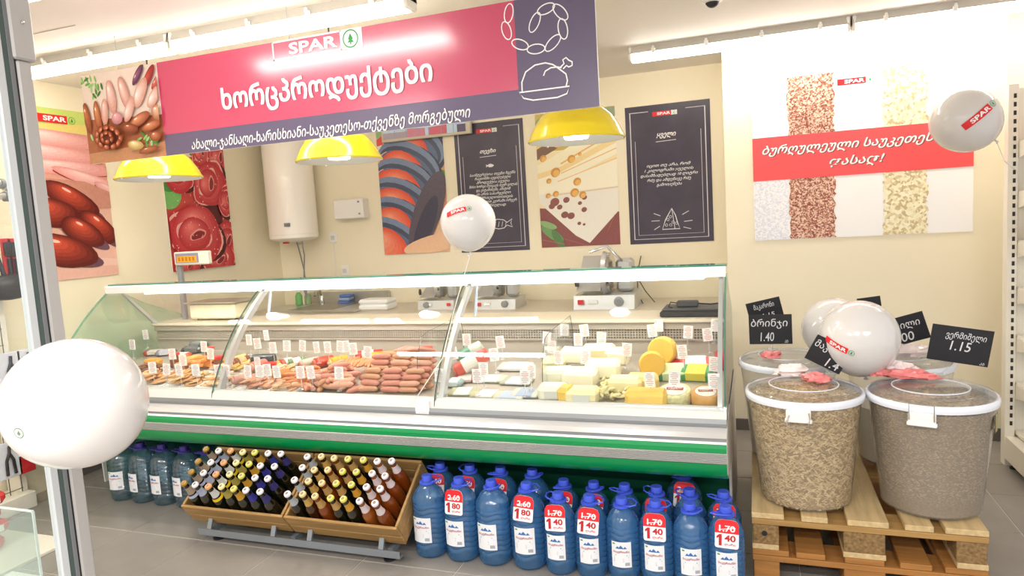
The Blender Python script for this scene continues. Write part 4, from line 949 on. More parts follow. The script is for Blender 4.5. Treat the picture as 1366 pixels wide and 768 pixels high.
for a in [(738, 522, .11, .09, .06, .1, M_CHW, 'white cheese block at the front beside the divider', 0, True), (752, 530, .06, .08, .06, -.1, M_CHY, 'yellow edged cheese piece at the front', 0, False), (775, 530, .13, .09, .055, .05, M_CHP, 'pale cheese block with printed paper at the front', 0, True),
          (745, 505, .12, .09, .06, .2, M_CHW, 'white cheese block in the second row beside the divider', .02, False), (775, 508, .14, .10, .065, .0, M_CHW, 'white cheese block in the second row at the middle', .02, False), (805, 500, .14, .1, .07, .1, M_CHW, 'large white cheese block in the second row', .03, False),
          (740, 492, .10, .09, .05, 0, M_CHP, 'pale cheese block at the back beside the divider', .03, False), (770, 487, .14, .09, .06, 0, M_CHW, 'white cheese block at the back left', .05, False), (800, 484, .14, .09, .07, .1, M_CHP, 'pale cheese block at the back middle', .05, False), (825, 486, .10, .08, .07, -.1, M_CHW, 'white cheese block at the back beside the yellow wheel', .04, False),
          (835, 515, .13, .09, .06, 0, M_CHP, 'pale yellow cheese block before the yellow wheel', .01, False), (862, 530, .15, .09, .055, .0, M_CHY, 'yellow cheese block at the front with a tag on it', 0, False), (858, 512, .12, .09, .06, .1, mat('mid_cheese', '#f6dc8c', .45, var=.06), 'light yellow cheese block behind the front one', .01, False)]:
    cheese_block(*a)
# string cheese nets (heaps of short braids)
bm_ = mesh_data('braided_cheese', capsule(.05, .0075, .004, 6, 5), mat('braid_cheese', '#f2e6ac', .5, var=.1, vscale=30), 60)
for k in range(70):
    px = rnd.uniform(802, 842); py = rnd.uniform(503, 530); p = deck(px, py, .045)
    put(bm_, 'braided_cheese', (p.x, p.y, p.z+rnd.uniform(.0, .05)), (rnd.uniform(-.5, .5), rnd.uniform(-.5, .5), rnd.uniform(0, 3)), 'short braided cheese stick in the heap left of the yellow cheese', 'cheese', 'braided cheese sticks')
# half wheels standing
def wheel(px, py, r, wd, rx, rz, m, label, flat=False, rind=None, up=0):
    p = deck(px, py, r if not flat else wd*.5); p.z += up; t = thing('round_cheese', label, 'cheese', p)
    prof = [(r*.9, 0), (r*.98, wd*.1), (r, wd*.3), (r, wd*.7), (r*.98, wd*.9), (r*.9, wd)]
    b = MB().lathe(prof, 28)
    if not flat: b.xf(Matrix.Translation((0, wd/2, r)) @ Matrix.Rotation(math.pi/2, 4, 'X'))
    o = bpy.data.objects.new('cheese', mesh_data('cheese', b, m, True)); COL.objects.link(o); o.parent = t
    if rind:
        b = MB().lathe([(r*.72, wd+.001), (r*.7, wd+.002), (.0001, wd+.002)], 24)
        o = bpy.data.objects.new('paper_label', mesh_data('paper_label', b, mat('cheese_label', '#f3eee2', .5))); COL.objects.link(o); o.parent = t
        b = MB()
        b.add([(-r*.5, -r*.12, wd+.003), (r*.5, -r*.12, wd+.003), (r*.5, r*.22, wd+.003), (-r*.5, r*.22, wd+.003)], [(0, 1, 2, 3)])
        o = bpy.data.objects.new('red_band', mesh_data('red_band', b, mat('brown_red', '#a63a33', .5))); COL.objects.link(o); o.parent = t
        q = bpy.data.objects.new('lettering', None)
        lb = MB(); letters(lb, 'ყველი', lambda u, v: (u, v, wd+.004), -r*.4, r*.4, -r*.05, r*.16, .01)
        bpy.data.objects.remove(q)
        o = bpy.data.objects.new('lettering', mesh_data('lettering', lb, M_PWHITE)); COL.objects.link(o); o.parent = t
    t.rotation_euler = (rx, 0, rz)
wheel(884, 476, .066, .07, -.1, -.2, M_CHY, 'rear yellow cheese wheel standing on edge', up=.03); wheel(870, 489, .060, .07, -.1, .15, mat('gold_cheese', '#f0bf4a', .4, var=.08), 'front yellow cheese wheel standing on edge', up=.01)
wheel(901, 526, .068, .052, .25, 0, mat('herb_cheese', '#e6e0a8', .5, var=.25, vscale=60), 'round cheese with greenish rind and red label at the front', True, True)
wheel(941, 529, .058, .055, .25, .2, mat('smoked_cheese', '#d9a25a', .45, var=.15, vscale=30), 'round brown-rinded cheese with red label next to the end glass', True, True)

# ================================================================== WATER BOTTLES
def pet(name, tint, col, share, rough=.04):
    """thin coloured plastic full of water: straight-through tint, refraction-like gloss and a little body colour"""
    if name in MATS: return MATS[name]
    m = glass(name, tint, 1.9, share, srgb(col)[:3], rough)
    nt = m.node_tree; tc = nt.nodes.new('ShaderNodeTexCoord'); mp = nt.nodes.new('ShaderNodeMapping'); mp.inputs['Scale'].default_value = (14, 14, 55)
    n = nt.nodes.new('ShaderNodeTexNoise'); n.inputs['Scale'].default_value = 1; n.inputs['Detail'].default_value = 3
    b = nt.nodes.new('ShaderNodeBump'); b.inputs['Strength'].default_value = .6; b.inputs['Distance'].default_value = .006
    nt.links.new(tc.outputs['Object'], mp.inputs[0]); nt.links.new(mp.outputs[0], n.inputs['Vector']); nt.links.new(n.outputs['Fac'], b.inputs['Height'])
    for nd in nt.nodes:
        if nd.bl_idname in ('ShaderNodeBsdfGlossy',): nt.links.new(b.outputs[0], nd.inputs['Normal'])
    return m
def wet(m, share):
    nt = m.node_tree; out = [n for n in nt.nodes if n.bl_idname == 'ShaderNodeOutputMaterial'][0]; src = out.inputs[0].links[0].from_socket
    bmp = [n for n in nt.nodes if n.bl_idname == 'ShaderNodeBump'][0]
    rf = nt.nodes.new('ShaderNodeBsdfRefraction'); rf.inputs['IOR'].default_value = 1.25; rf.inputs['Roughness'].default_value = .05; rf.inputs[0].default_value = (.62, .84, 1, 1)
    nt.links.new(bmp.outputs[0], rf.inputs['Normal'])
    mx = nt.nodes.new('ShaderNodeMixShader'); mx.inputs[0].default_value = share; nt.links.new(src, mx.inputs[1]); nt.links.new(rf.outputs[0], mx.inputs[2]); nt.links.new(mx.outputs[0], out.inputs[0])
M_PET = pet('blue_bottle_plastic', (.68, .88, 1.0), '#72bcff', .48)
wet(M_PET, .22)
M_PETL = pet('pale_bottle_plastic', (.70, .84, .90), '#7fa8bc', .20)
M_CAPB = mat('blue_cap', '#4a62e0', .35); M_CAPP = mat('purple_cap', '#3b2f86', .4)
def bottle_profile(r, h):
    P = [(r*.62, .0), (r*.86, .004), (r*.97, .016), (r*.94, .03), (r, .045)]
    z = .05
    body_top = h*.66
    while z < body_top:
        P += [(r, z), (r, z+.010), (r*.955, z+.014), (r*.955, z+.017), (r, z+.021)]; z += .0225
    P += [(r*1.0, body_top+.004), (r*.97, h*.72), (r*.88, h*.77), (r*.72, h*.82), (r*.52, h*.86), (r*.36, h*.885), (r*.28, h*.90), (r*.27, h*.925)]
    return P
def water_bottle(r, h, name, bm, cm, brand_cols):
    t = thing('water_bottle', '', 'bottle')
    def ch(nm, mb, m, par=None, sm=False):
        o = bpy.data.objects.new(nm, mesh_data(nm, mb, m, sm)); COL.objects.link(o); o.parent = par or t; return o
    b = MB().lathe(bottle_profile(r, h), 30)
    # rounded-square section, wavy ribs
    v2 = []
    for x, y, z in b.v:
        a = math.atan2(y, x); rr = math.hypot(x, y); q = 1+.035*math.cos(4*a) if z > .04 and z < h*.72 else 1
        q *= 1+(.012*math.sin(6*a) if z < .04 else 0)
        v2.append((x*q, y*q, z+(.004*math.sin(5*a) if .05 < z < h*.64 else 0)))
    b.v = v2
    ch('bottle_body', b, bm, sm=60)
    c = MB()
    zc = h*.925; R = .023
    pr = [(R, 0), (R, .018), (R*.93, .023), (.0001, .023)]
    c.lathe(pr, 26, (0, 0, zc))
    cp_ = ch('cap', c, cm, sm=True)
    ch('neck_ring', MB().ring((0, 0, 0), R*.85, R*1.5, zc-.012, zc-.004, 24), cm)
    hp = [(-.018, 0, zc-.006), (-.05, -.012, zc+.0), (-.058, -.035, zc+.004), (-.04, -.052, zc+.006), (0, -.056, zc+.006), (.018, -.045, zc+.004), (.022, -.02, zc-.004)]
    hp = [(x*.92, y*.9, z) for x, y, z in hp]
    ch('handle', MB().tube(hp, .0032, 6), cm, sm=True)
    # paper label on the front
    lw = r*.62; z0, z1 = h*.22, h*.53; n = 10
    def wrap(u, v, off=.0):
        a = -math.pi/2+u/(r*1.035+off)*1.0; rr = r*1.045+off; return (rr*math.cos(a), rr*math.sin(a), v)
    vs = [wrap(-lw+2*lw*i/n, z, .001) for i in range(n+1) for z in (z0, z1)]
    lb = ch('paper_label', MB().add(vs, [(2*i, 2*i+2, 2*i+3, 2*i+1) for i in range(n)]), mat('label_paper', '#eef0f4', .5))
    hh = z1-z0
    p = MB()
    def flat(pts, mi): p.add([wrap(u*lw, z0+hh*v, .0022) for u, v in pts], [tuple(range(len(pts)))], mi)
    for cx, s_ in ((-.35, .3), (-.02, .42), (.38, .28)): flat([(cx-s_*.7, .74), (cx+s_*.7, .74), (cx, .74+s_*.34)], 0)
    flat([(-.6, .46), (.6, .46), (.6, .50), (-.6, .50)], 1); flat([(-.75, .4), (.75, .4), (.75, .42), (-.75, .42)], 1)
    flat([(.35, .08), (.8, .08), (.8, .2), (.35, .2)], 2)
    for v in (.34, .3, .26, .22): flat([(-.8, v), (.25, v), (.25, v+.012), (-.8, v+.012)], 2)
    flat([(-.85, .9), (-.6, .9), (-.6, .95), (-.85, .95)], 3)
    letters(p, 'ბაკურიანი', lambda u, v: wrap(u, v, .0025), -lw*.8, lw*.8, z0+hh*.56, z0+hh*.67, .02, 0, 4)
    o = bpy.data.objects.new('label_print', mesh_data('label_print', p, [mat('blue_ink', '#3c74b8', .5), mat('light_blue_ink', '#9cc0e2', .5), mat('grey_ink', '#a9aeb8', .5), M_PGREEN, mat('red_ink', '#b04850', .5)])); COL.objects.link(o); o.parent = lb
    return t
big = water_bottle(.073, .360, 'big', M_PET, M_CAPB, None); small = water_bottle(.064, .333, 'small', M_PET, M_CAPB, None)
# price hang tags
def hang_tag(old, new1, new2, ):
    t = thing('price_hang_tag', '', 'price tag'); w, h_ = .042, .104
    def ch(nm, mb, m): o = bpy.data.objects.new(nm, mesh_data(nm, mb, m)); COL.objects.link(o); o.parent = t; return o
    def pl(nm, pts, y0, y1, m):
        n = len(pts); ch(nm, MB().add([(x, y0, z) for x, z in pts]+[(x, y1, z) for x, z in pts], [tuple(range(n)), tuple(range(n, 2*n))[::-1]]+[(i, n+i, n+(i+1) % n, (i+1) % n) for i in range(n)]), m)
    r_ = .008
    out = [(-w+r_, 0), (w-r_, 0), (w-r_*.3, r_*.3), (w, r_), (w, h_*.82), (w*.8, h_*.96), (w*.4, h_), (-w*.4, h_), (-w*.8, h_*.96), (-w, h_*.82), (-w, r_), (-w+r_*.3, r_*.3)]
    pl('card', out, -.001, .001, M_PWHITE)
    pl('red_field', [(-w, h_*.52), (w, h_*.52), (w, h_*.82), (w*.8, h_*.96), (w*.4, h_), (-w*.4, h_), (-w*.8, h_*.96), (-w, h_*.82)], -.0016, -.0011, M_RED)
    f = lambda y: (lambda u, v: (u, y, v))
    m = MB(); letters(m, old, f(-.0022), -w*.66, w*.7, h_*.58, h_*.80, .02)
    m.add([(-w*.7, -.0023, h_*.62), (w*.72, -.0023, h_*.72), (w*.72, -.0023, h_*.745), (-w*.7, -.0023, h_*.645)], [(0, 1, 2, 3)]); ch('old_price', m, M_PWHITE)
    m = MB(); m.add([(-w*.86+w*.44*a, -.0022, h_*(.08+.40*b)) for a, b in ((.42, 0), (1, 0), (1, 1), (.52, 1), (0, .80), (0, .60), (.42, .72))], [(0, 1, 2, 3, 6), (3, 4, 5, 6)]); letters(m, new2, f(-.0022), -w*.2, w*.75, h_*.24, h_*.47, .03); letters(m, 'ლარი', f(-.0022), -w*.2, w*.75, h_*.07, h_*.19, .02)
    ch('new_price', m, mat('dark_red_ink', '#c0202c', .5))
    return t
tagA = hang_tag('2.60', '1', '80'); tagB = hang_tag('1.70', '1', '40')
ord_ = ['first', 'second', 'third', 'fourth', 'fifth', 'sixth', 'seventh', 'eighth', 'ninth', 'tenth', 'eleventh', 'twelfth']
HB, HS = .360, .333
front = [(569.5, 636, 'b', 0), (612, 641, 'b', 1), (655, 643, 'b', 0), (702, 649, 'b', 1), (738, 662, 's', 1), (775, 664, 's', 1), (814, 668, 's', 0), (854, 672, 's', 1), (894, 676, 's', 0), (939, 677, 's', 1)]
back = [(587, 621, 'b', 2), (626, 623, 'b', 1), (666, 626, 'b', 1), (707, 630, 'b', 0), (752, 648, 's', 1), (787, 651, 's', 1), (825, 654, 's', 0), (862, 657, 's', 1), (900, 662, 's', 0), (950, 661, 's', 1), (912, 644, 'b', 1)]
used = {}
def place(src, key, loc, rot, label, group, scale=None):
    if key not in used:
        used[key] = 1; src.location = loc; src.rotation_euler = rot; src['label'] = label; src['group'] = group
        return src
    return dup(src, loc, rot, label, group)
for ri, row in enumerate((front, back)):
    k = 0; prev = None
    for (px, py, kind, tg) in row:
        H = HB if kind == 'b' else HS; R = .0735 if kind == 'b' else .0645
        p = at_z(px, py, H*.925+.018)
        y = (2.600 if kind == 'b' else 2.585) if ri == 0 else (2.752 if kind == 'b' else 2.722)
        if (px, py) == (912, 644): y = 2.86; 
        x = at_y(px, py, y).x
        if prev is not None and (px, py) != (912, 644):
            x = max(x, prev[0]+prev[1]+R+.002)
        if (px, py) != (912, 644): prev = (x, R)
        rz = random.choice([-.35, -.1, .15, .3, .5, .9]) if ri == 0 else random.uniform(-.5, 1.2)
        rz_body = rz*.25
        size = 'large' if kind == 'b' else 'medium'
        if (px, py) == (912, 644): lb = 'large blue water bottle standing behind the second row near the right end'
        else: lb = '%s blue water bottle, %s from the left in the %s row' % (size, ord_[k], 'front' if ri == 0 else 'second')
        bo = place(big if kind == 'b' else small, kind, (x, y, 0), (0, 0, rz_body), lb, 'large water bottles' if kind == 'b' else 'medium water bottles')
        hd = [c for c in bo.children if c.name.startswith('handle')][0]; hd.rotation_euler = (0, 0, random.choice([0, .3, -.4, 1.2, 2.2, -1.3, 2.9]))
        if tg:
            is_b = kind == 'b'
            tl = 'red and white %s tag hanging on the %s bottle of the %s row' % ('1.80 price' if is_b else '1.40 price', ord_[k], 'front' if ri == 0 else 'second')
            if (px, py) == (912, 644): tl = 'red and white 1.80 price tag on the hindmost bottle at the right'
            place(tagA if is_b else tagB, 'tA' if is_b else 'tB', (x+.004, y-R-.008, H*.925-.110), (-.22 if ri else -.16, random.uniform(-.08, .08), random.uniform(-.08, .08)+(.3 if tg == 2 else 0)), tl, 'price tags on the water bottles')
        k += 1
# pale bottles under the left end of the counter
pale = water_bottle(.070, .335, 'pale', M_PETL, M_CAPP, None)
for row in range(2):
    for k, (px, py) in enumerate([(125, 676), (152, 671), (182, 675), (211, 679), (243, 683)]):
        p = at_z(px, py, 0); y = 2.80+.0*k+row*.155
        x = -3.43+.158*k+(.05 if row else 0)
        place(pale, 'p', (x, y, 0), (0, 0, random.uniform(-.3, .3)), 'purple-capped pale water bottle, %s from the left in the %s row' % (ord_[k], 'front' if not row else 'rear'), 'pale water bottles left of the beer')

# ================================================================== BEER CRATES
M_WOOD = mat('crate_wood', '#a98552', .6, var=.22, vscale=3, stretch=(1, 14, 14), bump=.1)
TH = .62; cu, su = math.cos(TH), math.sin(TH)
def L2W(F, x, u, v): return Vector((x, F[0]+u*cu-v*su, F[1]+u*su+v*cu))
def tilted(mb, F): mb.v = [tuple(L2W(F, x, u, v)) for x, u, v in mb.v]; return mb
F0 = (2.500, .075)
M_BROWN = mat('brown_beer_glass', '#3a1d0c', .08, coat=1, spec=.8); M_AMBER = mat('amber_beer_glass', '#7d3a10', .1, coat=1); M_DKGRN = mat('dark_beer_glass', '#14160f', .08, coat=1, spec=.8); M_CLEARB = mat('amber_clear_glass', '#94521d', .1, coat=1)
def beer(glassm, cap, lab, lab2, hsc=1.0):
    t = thing('beer_bottle', '', 'bottle')
    def ch(nm, mb, m, sm=True): o = bpy.data.objects.new(nm, mesh_data(nm, mb, m, sm)); COL.objects.link(o); o.parent = t; return o
    ch('glass_body', MB().lathe([(.024, 0), (.029, .004), (.030, .012), (.030, .120), (.027, .138), (.0185, .160), (.0148, .182), (.0128, .222), (.0135, .228)], 18), glassm)
    ch('neck_label', MB().lathe([(.0193, .1595), (.0157, .178), (.0150, .184), (.0144, .203)], 18, caps=False), lab)
    if lab2: ch('neck_band', MB().lathe([(.0272, .1395), (.0240, .1475), (.0222, .1520)], 18, caps=False), lab2)
    ch('cap', MB().lathe([(.0158, .224), (.0162, .227), (.0148, .234), (.0125, .236), (.0001, .2365)], 21), cap)
    ch('cap_mark', MB().lathe([(.006, .2368), (.0075, .2372), (.0001, .2374)], 12), mat('mark_'+cap.name, tuple(c*.7 for c in (.8, .75, .7)), .5))
    return t
cw = mat('cap_white', '#eceaf2', .35, coat=.3); cg = mat('cap_gold', '#b9923c', .3, metal=.5); co = mat('cap_orange', '#e8a26a', .35); cy = mat('cap_cream', '#efe3a0', .35); cyg = mat('cap_yellow_green', '#dcd46a', .35); cgl = mat('cap_light_gold', '#e3cc92', .35)
lab = {n: mat('beer_label_'+n, c, .4) for n, c in dict(brown='#a7937f', silver='#aab0c8', white='#d9d8d6', yellow='#e6bd1e', olive='#a59a4e', amber='#cf9b34', blue='#3c3a92', navy='#3a3672', gold='#c8a45a', tan='#bf9a60', grey='#b4bac0', pinkw='#e1d3d6').items()}
kindsL = [(M_DKGRN, cg, 'brown', 'silver', 'brown labelled bottle with gold cap'), (M_DKGRN, cw, 'silver', 'navy', 'silver-blue labelled bottle with white cap'), (M_DKGRN, co, 'white', 'yellow', 'yellow and white labelled bottle with orange cap'),
          (M_DKGRN, cy, 'olive', 'olive', 'olive labelled bottle with cream cap'), (M_DKGRN, cyg, 'amber', 'gold', 'amber labelled bottle with yellow cap'), (M_DKGRN, cw, 'blue', 'navy', 'blue labelled bottle with white cap'), (M_DKGRN, cw, 'navy', 'blue', 'navy labelled bottle with white cap')]
kindsR = [(M_DKGRN, cw, 'grey', 'grey', 'grey labelled bottle with white cap'), (M_BROWN, cgl, 'gold', 'amber', 'gold labelled brown bottle with light gold cap'), (M_AMBER, cgl, 'tan', 'gold', 'tan labelled amber bottle with light gold cap'), (M_DKGRN, cyg, 'tan', 'olive', 'tan labelled dark bottle with yellow-green cap'),
          (M_DKGRN, cyg, 'amber', 'tan', 'brown-gold labelled dark bottle with yellow-green cap'), (M_CLEARB, cw, 'pinkw', 'white', 'pinkish labelled amber bottle with white cap'), (M_AMBER, cw, 'pinkw', None, 'orange cider bottle with white cap')]
rowsn = ['front row', 'second row', 'third row', 'back row']
for ci, (xl, xr, kinds) in enumerate(((-2.625, -2.040, kindsL), (-2.032, -1.455, kindsR))):
    c = thing('wooden_crate', ['tilted wooden crate with dark beer bottles, at the left', 'tilted wooden crate with beer and cider bottles, beside the water bottles'][ci], 'crate', ((xl+xr)/2, F0[0]+.15, F0[1]+.02), 'beer crates')
    D_, hF, hB = .34, .125, .135
    def P_(nm, mb): part(nm, tilted(mb, F0), M_WOOD, c)
    P_('front_board', MB().box(xl, xr, 0, .013, 0, .058, bev=.002)); P_('front_board', MB().box(xl, xr, 0, .013, .062, hF, bev=.002))
    P_('back_board', MB().box(xl, xr, D_-.013, D_, 0, .065, bev=.002)); P_('back_board', MB().box(xl, xr, D_-.013, D_, .069, hB, bev=.002))
    for sx in (xl, xr-.013):
        for v0, v1 in ((0, .058), (.062, hF)): P_('side_board', MB().box(sx, sx+.013, .014, D_-.014, v0, v1, bev=.002))
    for k in range(4): P_('floor_slat', MB().box(xl+.014, xr-.014, .015+k*.078, .088+k*.078, .004, .012, bev=.001))
    inner = xr-xl-.034
    for col_ in range(7):
        gm, cap_, l1, l2, lb = kinds[col_]; proto = beer(gm, cap_, lab[l1], lab[l2] if (l2 and ci == 0 and col_ in (0, 2)) else None); first = True
        for rw in range(4):
            x = xl+(.062 if ci == 0 else .060)+.0735*col_
            p = L2W(F0, x, .052+rw*.066, .0135)
            rot = (TH, 0, 0)
            txt = lb+', %s of the %s crate' % (rowsn[rw], 'left' if ci == 0 else 'right')
            m = Matrix.Rotation(TH, 4, 'X') @ Matrix.Rotation(random.uniform(-3, 3), 4, 'Z') @ Matrix.Rotation(random.uniform(-.03, .03), 4, 'Y')
            o = proto if first else dup(proto, p, (0, 0, 0)); first = False
            o.location = p; o.rotation_euler = m.to_euler(); o['label'] = txt; o['group'] = 'beer bottles in the %s crate' % ('left' if ci == 0 else 'right')
# rack under the crates
M_RACK = mat('rack_grey', '#8e959c', .4, metal=.4)
rk = thing('crate_rack', 'low grey metal rack with clamps holding both beer crates', 'rack', (-2.03, 2.62, 0))
part('front_rail', MB().prism_x([(2.455, .030), (2.455, .062), (2.460, .062), (2.462, .036), (2.49, .036), (2.49, .030)], -2.56, -1.465), M_RACK, rk)
part('rear_rail', MB().box(-2.56, -1.465, 2.80, 2.83, .03, .06), M_RACK, rk)
for x in (-2.50, -2.04, -1.53): part('cross_bar', MB().box(x-.012, x+.012, 2.49, 2.80, .034, .056), M_RACK, rk)
for x in (-2.50, -2.13, -1.93, -1.56):
    part('clamp', MB().prism_x([(2.455, .045), (2.478, .105), (2.486, .103), (2.470, .045)], x-.012, x+.012).add([(x-.012, 2.454, .045), (x+.012, 2.454, .045), (x+.02, 2.456, .062), (x-.02, 2.456, .062)], [(0, 1, 2, 3)]), M_RACK, rk)
    part('prop', MB().tube([(x, 2.80, .05), (x, 2.76, .22)], .008, 6), M_RACK, rk)
for x in (-2.48, -1.54):
    for y in (2.50, 2.80): part('foot', MB().lathe([(.028, 0), (.028, .008), (.012, .013), (.012, .034)], 16, (x, y, 0)), M_DARK, rk)

# ================================================================== BACK WORKTOP
M_STONE = mat('beige_worktop', '#cfc2ae', .3, var=.06, vscale=30)
zW = .80
solo('worktop', MB().box(XL+.02, -.18, 4.50, YB-.014, zW-.03, zW, bev=.003), M_STONE, 'beige worktop running along the back wall behind the glass counter', 'worktop')
solo('worktop_cabinet', MB().box(XL+.03, -.19, 4.54, YB-.016, .0, zW-.031), M_CASEW, 'white cupboard carrying the beige worktop behind the counter', 'cupboard')
def wt(px, py, y): p = at_y(px, py, y); return Vector((p.x, y, zW+.001))
sp = thing('steel_sink', 'stainless sink with back splash on the worktop', 'sink', (-3.22, 4.83, zW))
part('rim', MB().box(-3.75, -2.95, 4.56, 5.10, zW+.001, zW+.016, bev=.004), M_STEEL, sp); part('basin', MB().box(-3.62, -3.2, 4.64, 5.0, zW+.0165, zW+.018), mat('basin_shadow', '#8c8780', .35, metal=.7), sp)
part('back_splash', MB().box(-3.75, -2.95, 5.105, 5.125, zW+.001, zW+.11), M_STEEL, sp)
fp = wt(430, 405, 4.98)
fa = thing('faucet', 'chrome mixer tap standing at the back of the sink', 'tap', fp+Vector((0, 0, .016)))
b = fp+Vector((0, 0, .017))
part('body', MB().lathe([(.022, 0), (.02, .07), (.014, .09)], 16, b), M_CHROME, fa, True); part('spout', MB().tube([b+Vector((0, 0, .07)), b+Vector((.02, -.05, .13)), b+Vector((.04, -.14, .12)), b+Vector((.045, -.16, .09))], .011, 10), M_CHROME, fa, True)
part('lever', MB().tube([b+Vector((0, 0, .09)), b+Vector((-.01, -.02, .16)), b+Vector((-.01, -.05, .20))], .008, 8), M_CHROME, fa, True)
def squeeze(px, py, y, col, lb, cat='bottle', h=.16, r=.03):
    p = wt(px, py, y); p.z += .017; t = thing('soap_bottle', lb, cat, p)
    part('body', MB().lathe([(r*.9, 0), (r, .01), (r, h*.6), (r*.5, h*.78), (r*.3, h*.8)], 16, p), mat('soap_'+col.strip('#'), col, .2, coat=.4), t, True)
    part('cap', MB().lathe([(r*.35, h*.8), (r*.3, h)], 12, p), M_WHITE, t)
squeeze(400, 412, 4.95, '#5cb85c', 'green dish soap bottle behind the sink', h=.14); squeeze(412, 410, 5.0, '#8fb27a', 'pale green bottle at the sink', h=.12)
p = wt(462, 408, 5.03); p.z += .017
t = thing('cleaning_cloths', 'blue cleaning sponges stacked beside the tap', 'sponge', p)
for k in range(3): part('sponge', MB().box(p.x-.06+.01*k, p.x+.05+.008*k, p.y-.04, p.y+.04, p.z+k*.026, p.z+.024+k*.026, bev=.006), [mat('sponge_blue', '#4d76c4', .8), mat('sponge_light', '#9fb8dd', .8)][k % 2], t)
pf = wt(505, 415, 4.75)
t = thing('foam_box', 'white polystyrene box lying on the worktop', 'box', pf)
part('bottom_half', MB().box(pf.x-.13, pf.x+.13, pf.y-.09, pf.y+.09, pf.z, pf.z+.045, bev=.012), M_PWHITE, t); part('lid', MB().box(pf.x-.13, pf.x+.13, pf.y-.09, pf.y+.09, pf.z+.046, pf.z+.085, bev=.015), M_PWHITE, t)
# slicers
M_SLIC = mat('slicer_body', '#c9c8c6', .3, metal=.35)
def slicer(x, y, s, label, flip=1, tall=1.0):
    t = thing('food_slicer', label, 'slicer', (x, y, zW))
    z = zW+.001
    part('base', MB().prism_x([(y-.16*s, z), (y-.14*s, z+.09*s), (y+.16*s, z+.10*s), (y+.16*s, z)], x-.20*s, x+.20*s), M_SLIC, t)
    part('knob', MB().lathe([(.032*s, 0), (.030*s, .016), (.02*s, .02)], 18, (x+.10*s*flip, y-.155*s, z+.05*s), M=Matrix.Rotation(math.pi/2, 4, 'X').to_3x3()), M_GREY, t)
    part('switch', MB().box(x-.15*s*flip-.018*s, x-.15*s*flip+.018*s, y-.172*s, y-.155*s, z+.035*s, z+.065*s), M_RED, t)
    part('badge', MB().box(x-.07*s-.03*s, x-.07*s+.03*s, y-.165*s, y-.154*s, z+.04*s, z+.062*s), M_PWHITE, t)
    part('blade', MB().tube([(x+.02*s, y-.02*s, z+.22*s), (x+.04*s, y-.02*s, z+.22*s)], .125*s*tall, 28), M_CHROME, t, True)
    part('blade_guard', MB().tube([(x-.01*s, y-.02*s, z+.22*s), (x+.018*s, y-.02*s, z+.22*s)], [.135*s*tall, .12*s*tall], 24), M_SLIC, t, True)
    part('carriage', MB().prism_x([(y-.14*s, z+.12*s), (y+.08*s, z+.12*s), (y+.12*s, z+.30*s*tall), (y+.10*s, z+.30*s*tall)], x-.18*s, x-.02*s), M_SLIC, t)
    part('motor', MB().box(x+.06*s, x+.17*s, y-.02*s, y+.12*s, z+.10*s, z+.28*s*tall, bev=.02), M_SLIC, t)
    part('arm', MB().tube([(x+.12*s, y, z+.25*s*tall), (x+.02*s, y-.05*s, z+.36*s*tall), (x-.10*s, y-.05*s, z+.33*s*tall)], .010*s, 8), M_CHROME, t, True)
    part('handle', MB().lathe([(.013*s, 0), (.016*s, .03*s), (.010*s, .06*s)], 12, (x-.18*s, y-.12*s, z+.15*s)), M_DARK, t, True)
p = wt(812, 412, 4.72); slicer(p.x, 4.72, 1.05, 'large silver meat slicer standing behind the cheeses', 1, 1.12)
p = wt(668, 412, 4.75); slicer(p.x, 4.75, .8, 'silver slicer behind the salami rolls beside the second support', 1, .9)
p = wt(590, 412, 4.78); slicer(p.x, 4.78, .75, 'small silver slicer left of the second glass support', -1, .85)
solo('slicer_cord', MB().tube([(-.80, 5.12, 1.12), (-.82, 5.05, 1.0), (-.80, 4.9, .86), (-.75, 4.8, .806)], .004, 6), M_DARK, 'black cord hanging beside the large slicer', 'cord', smooth=True)
solo('adapter_cord', MB().tube([(-.62, 3.62, 1.16), (-.55, 3.62, 1.03), (-.50, 3.60, .972)], .003, 6), M_DARK, 'thin black cord running down to the adapter on the black scale', 'cord', smooth=True)
# scale etc. on the counter's service shelf
zS = .906
a = at_y(883, 428, 3.58); b = at_y(962, 428, 3.58)
t = thing('flat_scale', 'flat black scale lying at the right end of the counter shelf', 'scale', ((a.x+b.x)/2, 3.60, zS))
part('body', MB().box(a.x, -.14, 3.50, 3.72, zS, zS+.030, bev=.006), M_DARK, t); part('plate', MB().box(a.x+.01, -.15, 3.51, 3.71, zS+.031, zS+.040, bev=.003), mat('scale_plate', '#44454c', .35), t)
a = at_y(903, 410, 3.6); b = at_y(932, 410, 3.6)
t = thing('power_adapter', 'black power adapter with cable on top of the flat scale', 'adapter', ((a.x+b.x)/2, 3.6, zS+.041))
part('block', MB().box(a.x, b.x, 3.57, 3.63, zS+.042, zS+.072, bev=.006), mat('adapter_black', '#3c3c40', .4), t)
part('cable', MB().tube([(b.x, 3.6, zS+.057), (b.x+.06, 3.6, zS+.052), (-.16, 3.62, zS+.056)], .004, 6), M_DARK, t, True)
part('cable', MB().tube([(a.x, 3.6, zS+.06), (a.x-.03, 3.59, zS+.066), (a.x-.04, 3.58, zS+.045), (a.x-.02, 3.56, zS+.043)], .003, 6), M_DARK, t, True)
